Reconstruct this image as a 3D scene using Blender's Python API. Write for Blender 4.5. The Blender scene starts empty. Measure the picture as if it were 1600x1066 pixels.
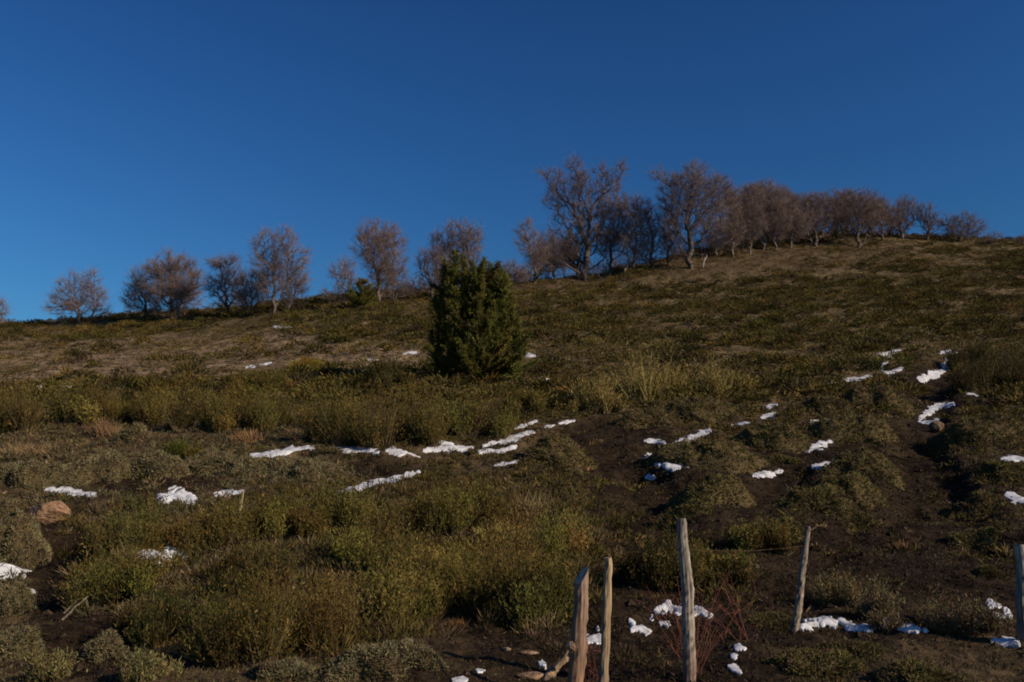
import bpy, math
import numpy as np
R = np.random.default_rng(7)
sc = bpy.context.scene
COL = sc.collection
rad = math.radians

# ------------------------------------------------------------------ camera model (photo pixels 1600x1066)
FPX = 1600 * 35 / 36.0
PITCH = rad(10)
CP, SP = math.cos(PITCH), math.sin(PITCH)
def ray(px, py):
    """x/y and z/y slopes of the sight line through a photo pixel"""
    a = (np.asarray(px, float) - 800) / FPX; b = (533 - np.asarray(py, float)) / FPX
    den = CP - b * SP
    return a / den, (SP + b * CP) / den
def project(P):
    zc = np.maximum(P[..., 1] * CP + P[..., 2] * SP, .05); yc = -P[..., 1] * SP + P[..., 2] * CP
    return 800 + FPX * P[..., 0] / zc, 533 - FPX * yc / zc

# ------------------------------------------------------------------ noise
_perm = np.random.default_rng(3).permutation(4096)
_grad = np.random.default_rng(4).uniform(0, 2 * math.pi, 4096)
_gx, _gy = np.cos(_grad), np.sin(_grad)
def noise(x, y):
    x = np.asarray(x, float); y = np.asarray(y, float)
    xi = np.floor(x).astype(int); yi = np.floor(y).astype(int); fx = x - xi; fy = y - yi
    u = fx * fx * fx * (fx * (fx * 6 - 15) + 10); v = fy * fy * fy * (fy * (fy * 6 - 15) + 10)
    def g(ix, iy, dx, dy):
        h = _perm[(_perm[ix & 4095] + iy) & 4095]
        return _gx[h] * dx + _gy[h] * dy
    n0 = g(xi, yi, fx, fy) * (1 - u) + g(xi + 1, yi, fx - 1, fy) * u
    n1 = g(xi, yi + 1, fx, fy - 1) * (1 - u) + g(xi + 1, yi + 1, fx - 1, fy - 1) * u
    return (n0 * (1 - v) + n1 * v) * 1.5
def fbm(x, y, o=4):
    s = 0; a = 1; t = 0
    for k in range(o):
        s = s + a * noise(x * 2 ** k + 17.3 * k, y * 2 ** k - 9.1 * k); t += a; a *= .5
    return s / t
def sstep(a, b, x):
    t = np.clip((x - a) / (b - a), 0, 1); return t * t * (3 - 2 * t)

# ------------------------------------------------------------------ terrain height
PROF = {0: [(1066, 9), (960, 12.5), (870, 16), (800, 19.5), (740, 24), (680, 31), (640, 38), (600, 48), (560, 66), (535, 84), (520, 98)],
        800: [(1066, 9), (990, 12), (900, 15.5), (800, 20), (700, 28), (640, 36), (590, 45), (540, 58), (500, 75), (470, 92), (450, 106)],
        1600: [(1066, 9), (1000, 11.5), (900, 15.5), (800, 20.5), (700, 28), (620, 38), (560, 49), (500, 66), (450, 90), (410, 112), (390, 126)]}
RIDGE = [(-200, 520, 106), (0, 512, 108), (100, 506, 108), (200, 500, 108), (300, 495, 109), (400, 490, 110), (480, 482, 110), (560, 474, 111),
         (640, 466, 112), (700, 459, 112), (780, 451, 113), (850, 441, 115), (920, 433, 117), (1000, 420, 120), (1080, 405, 125), (1150, 392, 131),
         (1220, 381, 136), (1290, 375, 140), (1350, 373, 140), (1420, 374, 139), (1500, 377, 138), (1600, 381, 137), (1800, 386, 137)]
DG = np.concatenate([np.arange(0, 160, .5), np.arange(160, 700, 10.)])
def pchip(x, y, xs):
    x = np.array(x, float); y = np.array(y, float); h = np.diff(x); d = np.diff(y) / h; m = np.zeros_like(y)
    for i in range(1, len(x) - 1):
        if d[i - 1] * d[i] > 0:
            w1 = 2 * h[i] + h[i - 1]; w2 = h[i] + 2 * h[i - 1]; m[i] = (w1 + w2) / (w1 / d[i - 1] + w2 / d[i])
    m[0] = d[0]; m[-1] = d[-1]
    i = np.clip(np.searchsorted(x, xs) - 1, 0, len(x) - 2); t = (np.clip(xs, x[0], x[-1]) - x[i]) / h[i]
    return (y[i] * (1 + 2 * t) * (1 - t) ** 2 + m[i] * h[i] * t * (1 - t) ** 2 + y[i + 1] * t * t * (3 - 2 * t) + m[i + 1] * h[i] * t * t * (t - 1))
TU, TZ = [], []
for px, rp, rd in RIDGE:
    q = min(max(px, 0), 1600)
    A, B, w = (PROF[0], PROF[800], q / 800) if q < 800 else (PROF[800], PROF[1600], q / 800 - 1)
    w = w * w * (3 - 2 * w)
    pys = np.linspace(1066, rp, 40)[:-1]
    fa = np.interp(-pys, [-p for p, _ in A], [math.log(d) for _, d in A]); fb = np.interp(-pys, [-p for p, _ in B], [math.log(d) for _, d in B])
    dep = np.exp(fa * (1 - w) + fb * w)
    keep = (dep < rd - 6); dep = np.append(dep[keep], rd); pp = np.append(pys[keep], rp)
    z = dep * ray(px, pp)[1]
    zr = z[-1]
    xs = np.concatenate([[0, 4, 7], dep, [rd + 12, rd + 40, rd + 120, rd + 400, 700]])
    zs = np.concatenate([[-1.62, -1.6, -1.5], z, [zr - .6, zr - 6, zr - 26, zr - 70, zr - 80]])
    o = np.argsort(xs); TU.append(float(ray(px, rp)[0])); TZ.append(pchip(xs[o], zs[o], DG))
TU = np.array(TU); TZ = np.array(TZ)
UU = np.linspace(TU[0], TU[-1], 161)
TZ = np.stack([np.interp(UU, TU, TZ[:, j]) for j in range(len(DG))], 1)
k = np.exp(-np.linspace(-2, 2, 9) ** 2); k /= k.sum()
TZ = np.stack([np.convolve(np.pad(TZ[:, j], 4, mode='edge'), k, 'valid') for j in range(len(DG))], 1)
for _ in range(3): TZ[:, 1:319] = .25 * TZ[:, 0:318] + .5 * TZ[:, 1:319] + .25 * TZ[:, 2:320]
DUU = UU[1] - UU[0]
GULLY = []   # (world polyline, half width m, depth m) worn into the slope
def ground(x, y):
    x = np.asarray(x, float); y = np.asarray(y, float)
    r = np.hypot(x, y); th = np.abs(np.arctan2(x, y))
    u = np.where(y > .3, x / np.maximum(y, .3), np.sign(x) * 9)
    u = np.clip(u, UU[0], UU[-1])
    d = np.where(th < rad(34), y, r * math.cos(rad(34)))
    fi = np.clip((u - UU[0]) / DUU, 0, 159.999); i = fi.astype(int); fi = fi - i
    dj = np.where(d < 160, d / .5, 320 + (d - 160) / 10); dj = np.clip(dj, 0, len(DG) - 1.001); j = dj.astype(int); fj = dj - j
    z = (TZ[i, j] * (1 - fi) + TZ[i + 1, j] * fi) * (1 - fj) + (TZ[i, j + 1] * (1 - fi) + TZ[i + 1, j + 1] * fi) * fj
    w = sstep(rad(42), rad(100), th)
    z = z * (1 - w) + (-1.7 - .02 * np.minimum(r, 300)) * w
    a = sstep(5, 12, d)
    z = z + a * (.26 * fbm(x / 2.3, y / 2.3, 3) + .09 * fbm(x / .55 + 5, y / .55, 2)) + sstep(25, 70, d) * (1 - sstep(200, 300, d)) * .35 * fbm(x / 9, y / 9, 3)
    for line, gw, gd in GULLY: z = z - gd * np.exp(-(line_dist(x, y, line) * (1 + .35 * noise(x / .9, y / .9)) / gw) ** 4)
    return z
def line_dist(x, y, L):
    d = np.full(np.shape(x), 1e9)
    for (x0, y0), (x1, y1) in zip(L[:-1], L[1:]):
        dx, dy = x1 - x0, y1 - y0; t = np.clip(((x - x0) * dx + (y - y0) * dy) / (dx * dx + dy * dy + 1e-9), 0, 1); d = np.minimum(d, np.hypot(x - x0 - t * dx, y - y0 - t * dy))
    return d
YS = np.exp(np.linspace(math.log(5.5), math.log(150), 1500))
def hit(px, py):
    """where the sight line through a pixel meets the hillside (or the ridge just below it)"""
    px = np.atleast_1d(np.asarray(px, float)); py = np.atleast_1d(np.asarray(py, float))
    out = np.zeros((len(px), 3))
    for n in range(len(px)):
        sx, sz = ray(px[n], py[n])
        g = ground(sx * YS, YS) - sz * YS
        w = np.nonzero(g > 0)[0]
        if len(w):
            i = max(w[0], 1); t = -g[i - 1] / (g[i] - g[i - 1]) if g[i] != g[i - 1] else 0
            y = YS[i - 1] + (YS[i] - YS[i - 1]) * np.clip(t, 0, 1)
        else:
            m = YS > 60; y = YS[m][np.argmax(g[m])]
        out[n] = (sx * y, y, ground(sx * y, y))
    return out
def at(px, py, y):
    sx, sz = ray(px, py); return np.stack([sx * y, np.broadcast_to(np.asarray(y, float), np.shape(sx)), sz * y], -1)

_g = [([(1490, 560), (1462, 600), (1440, 650), (1436, 700), (1462, 770), (1500, 840)], .8, .36), ([(380, 722), (480, 712), (600, 716), (700, 712), (800, 704), (880, 672), (940, 655)], .55, .3), ([(985, 700), (960, 720), (930, 735)], 1.1, .35),
      ([(1000, 735), (1030, 770), (1000, 830)], .8, .3), ([(1170, 775), (1215, 760), (1240, 730)], .5, .25), ([(1330, 815), (1400, 775)], .6, .3), ([(90, 990), (80, 910), (110, 850)], .8, .25)]
GULLY = [([tuple(p[:2]) for p in hit(*zip(*pts))], gw, gd) for pts, gw, gd in _g]
# ------------------------------------------------------------------ materials
def mat(name, rough=.8, spec=.1, attr=True, color=(.1, .1, .1), noise_scale=None, lo=.7, hi=1.3, bump=0, bump_scale=40, transl=0):
    m = bpy.data.materials.new(name); m.use_nodes = True; nt = m.node_tree; b = nt.nodes['Principled BSDF']
    b.inputs['Roughness'].default_value = rough; b.inputs['Specular IOR Level'].default_value = spec
    if attr:
        c = nt.nodes.new('ShaderNodeAttribute'); c.attribute_name = 'tint'; cs = c.outputs['Color']
    else:
        c = nt.nodes.new('ShaderNodeRGB'); c.outputs[0].default_value = (*color, 1); cs = c.outputs[0]
    if noise_scale:
        tc = nt.nodes.new('ShaderNodeTexCoord'); nz = nt.nodes.new('ShaderNodeTexNoise'); nz.inputs['Scale'].default_value = noise_scale
        nz.inputs['Detail'].default_value = 6; nt.links.new(tc.outputs['Object'], nz.inputs['Vector'])
        mr = nt.nodes.new('ShaderNodeMapRange'); mr.inputs['From Min'].default_value = .3; mr.inputs['From Max'].default_value = .7
        mr.inputs['To Min'].default_value = lo; mr.inputs['To Max'].default_value = hi; nt.links.new(nz.outputs[0], mr.inputs[0])
        mx = nt.nodes.new('ShaderNodeVectorMath'); mx.operation = 'SCALE'; nt.links.new(cs, mx.inputs[0]); nt.links.new(mr.outputs[0], mx.inputs['Scale'])
        cs = mx.outputs[0]
    nt.links.new(cs, b.inputs['Base Color'])
    if bump:
        tc = nt.nodes.new('ShaderNodeTexCoord'); nz = nt.nodes.new('ShaderNodeTexNoise'); nz.inputs['Scale'].default_value = bump_scale
        nz.inputs['Detail'].default_value = 8; nt.links.new(tc.outputs['Object'], nz.inputs['Vector'])
        bp = nt.nodes.new('ShaderNodeBump'); bp.inputs['Strength'].default_value = 1; bp.inputs['Distance'].default_value = bump
        nt.links.new(nz.outputs[0], bp.inputs['Height']); nt.links.new(bp.outputs[0], b.inputs['Normal'])
    if transl:
        t = nt.nodes.new('ShaderNodeBsdfTranslucent'); nt.links.new(cs, t.inputs[0]); ms = nt.nodes.new('ShaderNodeMixShader')
        ms.inputs[0].default_value = transl; nt.links.new(b.outputs[0], ms.inputs[1]); nt.links.new(t.outputs[0], ms.inputs[2])
        nt.links.new(ms.outputs[0], nt.nodes['Material Output'].inputs[0])
    return m
M_SOIL = mat('soil', .95, .05, noise_scale=3.5, lo=.5, hi=1.55, bump=.09, bump_scale=7)
M_LEAF = mat('leaves', .75, .12, transl=.2)
M_TWIG = mat('twigs', .85, .1)
M_BARK = mat('bark', .9, .1, noise_scale=9, lo=.55, hi=1.45, bump=.02, bump_scale=20)
M_STONE = mat('stone', .9, .1, noise_scale=9, lo=.4, hi=1.5, bump=.05, bump_scale=11)
M_MOSS = mat('mat_plant', .9, .05, noise_scale=9, lo=.5, hi=1.5, bump=.03, bump_scale=22)
def wood_mat():
    m = bpy.data.materials.new('weathered_wood'); m.use_nodes = True; nt = m.node_tree; b = nt.nodes['Principled BSDF']
    b.inputs['Roughness'].default_value = .8; b.inputs['Specular IOR Level'].default_value = .15
    at_ = nt.nodes.new('ShaderNodeAttribute'); at_.attribute_name = 'tint'
    tc = nt.nodes.new('ShaderNodeTexCoord'); mp = nt.nodes.new('ShaderNodeMapping'); mp.inputs['Scale'].default_value = (34, 34, 2.2)
    nz = nt.nodes.new('ShaderNodeTexNoise'); nz.inputs['Scale'].default_value = 1; nz.inputs['Detail'].default_value = 7
    nt.links.new(tc.outputs['Object'], mp.inputs[0]); nt.links.new(mp.outputs[0], nz.inputs['Vector'])
    mr = nt.nodes.new('ShaderNodeMapRange'); mr.inputs['From Min'].default_value = .35; mr.inputs['From Max'].default_value = .65
    mr.inputs['To Min'].default_value = .45; mr.inputs['To Max'].default_value = 1.25; nt.links.new(nz.outputs[0], mr.inputs[0])
    mx = nt.nodes.new('ShaderNodeVectorMath'); mx.operation = 'SCALE'; nt.links.new(at_.outputs['Color'], mx.inputs[0]); nt.links.new(mr.outputs[0], mx.inputs['Scale'])
    nt.links.new(mx.outputs[0], b.inputs['Base Color'])
    bp = nt.nodes.new('ShaderNodeBump'); bp.inputs['Distance'].default_value = .008; nt.links.new(nz.outputs[0], bp.inputs['Height']); nt.links.new(bp.outputs[0], b.inputs['Normal'])
    return m
M_WOOD = wood_mat()
def snow_mat():
    m = bpy.data.materials.new('snow'); m.use_nodes = True; nt = m.node_tree; b = nt.nodes['Principled BSDF']
    b.inputs['Roughness'].default_value = .6; b.inputs['Specular IOR Level'].default_value = .2
    tc = nt.nodes.new('ShaderNodeTexCoord')
    nz = nt.nodes.new('ShaderNodeTexNoise'); nz.inputs['Scale'].default_value = 7; nz.inputs['Detail'].default_value = 8; nt.links.new(tc.outputs['Object'], nz.inputs['Vector'])
    cr = nt.nodes.new('ShaderNodeValToRGB'); cr.color_ramp.elements[0].position = .34; cr.color_ramp.elements[0].color = (.33, .33, .34, 1)
    cr.color_ramp.elements[1].position = .56; cr.color_ramp.elements[1].color = (.59, .605, .63, 1)
    nt.links.new(nz.outputs[0], cr.inputs[0]); nt.links.new(cr.outputs[0], b.inputs['Base Color'])
    bp = nt.nodes.new('ShaderNodeBump'); bp.inputs['Distance'].default_value = .006; nt.links.new(nz.outputs[0], bp.inputs['Height']); nt.links.new(bp.outputs[0], b.inputs['Normal'])
    return m
M_SNOW = snow_mat()

# ------------------------------------------------------------------ mesh helpers
class G:
    """collects triangles with a tint per vertex"""
    def __init__(s): s.V = []; s.F = []; s.C = []; s.n = 0
    def add(s, V, F, C):
        V = np.asarray(V, float).reshape(-1, 3); F = np.asarray(F, int).reshape(-1, 3)
        C = np.broadcast_to(np.asarray(C, float), (len(V), 3))
        s.V.append(V); s.F.append(F + s.n); s.C.append(C); s.n += len(V)
    def spikes(s, base, vec, width, col):
        """three-sided tapering spikes"""
        base = np.asarray(base, float); vec = np.asarray(vec, float); N = len(base)
        if N == 0: return
        width = np.broadcast_to(np.asarray(width, float), (N,))
        L = np.linalg.norm(vec, axis=1, keepdims=True) + 1e-9; d = vec / L
        a = np.where(np.abs(d[:, 2:3]) < .9, np.array([[0, 0, 1.]]), np.array([[1., 0, 0]]))
        p = np.cross(d, a); p /= np.linalg.norm(p, axis=1, keepdims=True) + 1e-9; q = np.cross(d, p)
        ph = R.uniform(0, 6.28, N)[:, None]; w = width[:, None] * .58
        V = np.empty((N, 4, 3))
        for k in range(3):
            t = ph + k * 2.0944; V[:, k] = base + (p * np.cos(t) + q * np.sin(t)) * w
        V[:, 3] = base + vec
        F = np.arange(N)[:, None, None] * 4 + np.array([[[0, 1, 3], [1, 2, 3], [2, 0, 3]]])
        s.add(V, F, np.repeat(np.broadcast_to(col, (N, 3)), 4, axis=0))
    def leaves(s, base, vec, width, col):
        """diamond leaflets folded along the midrib"""
        N = len(base)
        if N == 0: return
        width = np.broadcast_to(np.asarray(width, float), (N,))
        d = vec / (np.linalg.norm(vec, axis=1, keepdims=True) + 1e-9)
        a = R.normal(size=(N, 3)); p = np.cross(d, a); p /= np.linalg.norm(p, axis=1, keepdims=True) + 1e-9; q = np.cross(d, p)
        w = width[:, None] * .5
        V = np.empty((N, 4, 3)); V[:, 0] = base; V[:, 1] = base + vec * .45 + p * w + q * w * .5; V[:, 2] = base + vec; V[:, 3] = base + vec * .45 - p * w + q * w * .5
        F = np.arange(N)[:, None, None] * 4 + np.array([[[0, 1, 2], [0, 2, 3]]])
        s.add(V, F, np.repeat(np.broadcast_to(col, (N, 3)), 4, axis=0))
    def tube(s, pts, rr, col, sides=6, cap=True, rough=0):
        pts = np.asarray(pts, float); n = len(pts); rr = np.broadcast_to(np.asarray(rr, float), (n,))
        T = np.gradient(pts, axis=0); T /= np.linalg.norm(T, axis=1, keepdims=True) + 1e-9
        u = np.cross(T[0], [0, 1, .13]); u /= np.linalg.norm(u); V = []
        for i in range(n):
            u = u - T[i] * np.dot(u, T[i]); u /= np.linalg.norm(u) + 1e-9; v = np.cross(T[i], u)
            ph = np.arange(sides) * 2 * math.pi / sides
            r = rr[i] * (1 + rough * R.normal(size=sides))
            V.append(pts[i] + (np.cos(ph) * r)[:, None] * u + (np.sin(ph) * r)[:, None] * v)
        V = np.concatenate(V); i = np.arange(n - 1)[:, None] * sides; k = np.arange(sides)[None]; k2 = (k + 1) % sides
        a, b, c, d = i + k, i + k2, i + sides + k2, i + sides + k
        F = np.concatenate([np.stack([a, b, c], -1).reshape(-1, 3), np.stack([a, c, d], -1).reshape(-1, 3)])
        C = np.broadcast_to(col, (len(V), 3)) if np.ndim(col) == 1 else np.repeat(col, sides, axis=0)
        if cap:
            V = np.concatenate([V, pts[-1:], pts[:1]]); m = n * sides; e = (n - 1) * sides
            kk = np.arange(sides)
            F = np.concatenate([F, np.stack([e + kk, e + (kk + 1) % sides, np.full(sides, m)], -1), np.stack([(kk + 1) % sides, kk, np.full(sides, m + 1)], -1)])
            C = np.concatenate([C, C[-1:], C[:1]])
        s.add(V, F, C)
    def cones(s, A, B, ra, rb, col, sides=5):
        """many tapered limbs at once"""
        A = np.asarray(A, float); B = np.asarray(B, float); N = len(A); d = B - A; d /= np.linalg.norm(d, axis=1, keepdims=True) + 1e-9
        a = np.where(np.abs(d[:, 2:3]) < .9, np.array([[0, 0, 1.]]), np.array([[1., 0, 0]])); p = np.cross(d, a); p /= np.linalg.norm(p, axis=1, keepdims=True); q = np.cross(d, p)
        V = np.empty((N, 2 * sides, 3))
        for k in range(sides):
            c = p * math.cos(k * 2 * math.pi / sides) + q * math.sin(k * 2 * math.pi / sides)
            V[:, k] = A + c * ra[:, None]; V[:, sides + k] = B + c * rb[:, None]
        f = []
        for k in range(sides):
            k2 = (k + 1) % sides; f += [[k, k2, sides + k2], [k, sides + k2, sides + k]]
        F = np.arange(N)[:, None, None] * 2 * sides + np.array([f]); s.add(V, F, np.repeat(np.broadcast_to(col, (N, 3)), 2 * sides, axis=0))
    def build(s, name, m, parent=None, origin=(0, 0, 0), smooth=False):
        V = np.concatenate(s.V) - np.asarray(origin); F = np.concatenate(s.F); C = np.concatenate(s.C)
        return mesh_obj(name, V, F, C, m, parent, None if parent else origin, smooth)
def mesh_obj(name, V, F, C, m, parent=None, loc=None, smooth=False):
    me = bpy.data.meshes.new(name); k = F.shape[1]
    me.vertices.add(len(V)); me.vertices.foreach_set('co', V.astype(np.float32).ravel())
    me.loops.add(F.size); me.loops.foreach_set('vertex_index', F.astype(np.int32).ravel())
    me.polygons.add(len(F)); me.polygons.foreach_set('loop_start', np.arange(0, F.size, k, dtype=np.int32))
    try: me.polygons.foreach_set('loop_total', np.full(len(F), k, np.int32))
    except Exception: pass
    me.polygons.foreach_set('use_smooth', np.full(len(F), smooth))
    if C is not None:
        ca = me.attributes.new('tint', 'FLOAT_COLOR', 'POINT'); ca.data.foreach_set('color', np.concatenate([np.clip(C, .002, .95), np.ones((len(V), 1))], 1).astype(np.float32).ravel())
    me.update(); me.validate(); me.materials.append(m)
    o = bpy.data.objects.new(name, me); COL.objects.link(o)
    if parent: o.parent = parent
    if loc is not None: o.location = tuple(float(v) for v in loc)
    return o
def tag(o, label=None, cat=None, group=None, kind=None):
    if label: o['label'] = label
    if cat: o['category'] = cat
    if group: o['group'] = group
    if kind: o['kind'] = kind
    return o
def empty(name, loc):
    o = bpy.data.objects.new(name, None); o.empty_display_size = .2; COL.objects.link(o); o.location = tuple(float(v) for v in loc); return o
def jit(c, n, s=.18, hue=.08):
    c = np.asarray(c, float); return np.clip(c * np.exp(R.normal(0, s, (n, 1))) * np.exp(R.normal(0, hue, (n, 3))), .003, .9)
def dirs(n, up=.3):
    d = R.normal(size=(n, 3)); d /= np.linalg.norm(d, axis=1, keepdims=True); d[:, 2] = np.abs(d[:, 2]) + up; return d / np.linalg.norm(d, axis=1, keepdims=True)
def ell(px, py, L):
    v = np.zeros(np.shape(px))
    for cx, cy, rx, ry in L: v = np.maximum(v, 1 - sstep(.7, 1.15, np.hypot((px - cx) / rx, (py - cy) / ry)))
    return v

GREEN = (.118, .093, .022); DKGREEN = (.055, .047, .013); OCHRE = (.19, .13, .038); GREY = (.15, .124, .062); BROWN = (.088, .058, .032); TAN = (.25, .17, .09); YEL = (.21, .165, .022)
SOIL = np.array((.0165, .0105, .007)); LITTER = np.array((.062, .044, .024)); FLOOR = np.array((.085, .06, .033))
Z_SOIL = [(960, 700, 110, 60), (1000, 790, 90, 70), (1300, 790, 330, 110), (1420, 700, 110, 70), (1150, 900, 260, 120), (1420, 900, 300, 110), (1000, 1010, 420, 100),
          (95, 890, 65, 110), (130, 1010, 120, 60), (720, 1030, 170, 50), (240, 757, 110, 20), (600, 730, 60, 18), (1460, 610, 60, 50)]
Z_FLOOR = [(1230, 405, 190, 22), (840, 442, 70, 12), (930, 432, 60, 10), (1330, 390, 100, 16), (1080, 418, 90, 14)]
Z_LFLAT = [(180, 562, 290, 38), (420, 548, 120, 34), (20, 575, 140, 40), (570, 560, 110, 28)]
Z_BELT = [(0, 640, 130, 50), (250, 625, 260, 38), (480, 625, 240, 42), (700, 630, 160, 40)]
Z_DARKR = [(1560, 575, 95, 45)]

# ------------------------------------------------------------------ world, sun, camera
SUN_EL, SUN_AZ = rad(28), rad(116)
w = bpy.data.worlds.new("World"); sc.world = w; w.use_nodes = True; nt = w.node_tree; bg = nt.nodes['Background']
sk = nt.nodes.new('ShaderNodeTexSky'); sk.sky_type = 'NISHITA'; sk.sun_disc = False; sk.sun_elevation = SUN_EL; sk.sun_rotation = SUN_AZ
sk.air_density = 1.5; sk.dust_density = .7; sk.ozone_density = 10; sk.altitude = 0
gm = nt.nodes.new('ShaderNodeGamma'); gm.inputs[1].default_value = 1.67
mu = nt.nodes.new('ShaderNodeMix'); mu.data_type = 'RGBA'; mu.blend_type = 'MULTIPLY'; mu.inputs[0].default_value = 1; mu.inputs[7].default_value = (.285, .305, .272, 1)
nt.links.new(sk.outputs[0], gm.inputs[0]); nt.links.new(gm.outputs[0], mu.inputs[6]); nt.links.new(mu.outputs[2], bg.inputs[0]); bg.inputs[1].default_value = .1
sl = bpy.data.lights.new('sun', 'SUN'); sl.energy = 4.9; sl.angle = rad(.5); sl.color = (1, .80, .58)
so = bpy.data.objects.new('sun', sl); COL.objects.link(so); so.rotation_euler = (math.pi / 2 - SUN_EL, 0, math.pi - SUN_AZ); so.location = (30, -20, 40)
cam = bpy.data.cameras.new('camera'); cam.sensor_width = 36; cam.lens = 35; cam.clip_start = .1; cam.clip_end = 5000
co = bpy.data.objects.new('camera', cam); COL.objects.link(co); co.rotation_euler = (math.pi / 2 + PITCH, 0, 0); sc.camera = co
sc.view_settings.view_transform = 'Standard'; sc.view_settings.look = 'None'; sc.view_settings.exposure = 0; sc.view_settings.gamma = 1
sc.cycles.max_bounces = 4; sc.cycles.diffuse_bounces = 2; sc.cycles.pixel_filter_type = 'BLACKMAN_HARRIS'; sc.cycles.filter_width = 1.9

# ------------------------------------------------------------------ hillside sheet
th = np.concatenate([np.linspace(-180, -36, 50)[:-1], np.linspace(-36, 36, 560), np.linspace(36, 180, 50)[1:-1]])
rr = np.concatenate([[1.2, 2.2, 3.2, 4.2, 5], np.exp(np.linspace(math.log(5.6), math.log(165), 520)), np.exp(np.linspace(math.log(175), math.log(3000), 24))])
TH, RR = np.meshgrid(np.radians(th), rr, indexing='xy')
X = RR * np.sin(TH); Y = RR * np.cos(TH); Z = ground(X, Y)
Z = np.where(RR > 350, Z - (RR - 350) * .1, Z)
V = np.stack([X, Y, Z], -1)
PX, PY = project(V); PX = np.where(Y > 1, PX, -999)
s1 = ell(PX, PY, Z_SOIL); s2 = ell(PX, PY, Z_FLOOR); nn = fbm(X / 1.7, Y / 1.7, 4)[..., None]; n2 = fbm(X / 11, Y / 11, 3)[..., None]
C = LITTER * (1 + .5 * nn + .3 * n2); s4 = (sstep(30, 52, Y) * (Y > 1))[..., None]; C = C * (1 - s4) + np.array((.108, .08, .042)) * (1 + .6 * nn + .35 * n2) * s4; C = C * (1 - s1[..., None] * np.clip(.85 + nn, 0, 1)) + SOIL * (1 + .4 * nn) * s1[..., None] * np.clip(.85 + nn, 0, 1)
s3 = ell(PX, PY, Z_LFLAT)[..., None] * .8; C = C * (1 - s3) + np.array((.175, .125, .076)) * (1 + .7 * nn) * s3
C = C * (1 - s2[..., None]) + FLOOR * (1 + .6 * nn) * s2[..., None]
nr, nc = X.shape
Vf = np.concatenate([V.reshape(-1, 3), [[0, 0, -1.62]]]); Cf = np.concatenate([C.reshape(-1, 3), [LITTER]])
i, j = np.meshgrid(np.arange(nr - 1), np.arange(nc), indexing='ij'); j2 = (j + 1) % nc
a, b, c, d = i * nc + j, i * nc + j2, (i + 1) * nc + j2, (i + 1) * nc + j
F = np.concatenate([np.stack([a, c, d], -1).reshape(-1, 3), np.stack([a, b, c], -1).reshape(-1, 3), np.stack([np.full(nc, nr * nc), np.arange(nc), (np.arange(nc) + 1) % nc], -1)])
tag(mesh_obj('hillside', Vf, F, Cf, M_SOIL, smooth=True), kind='structure')

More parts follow.
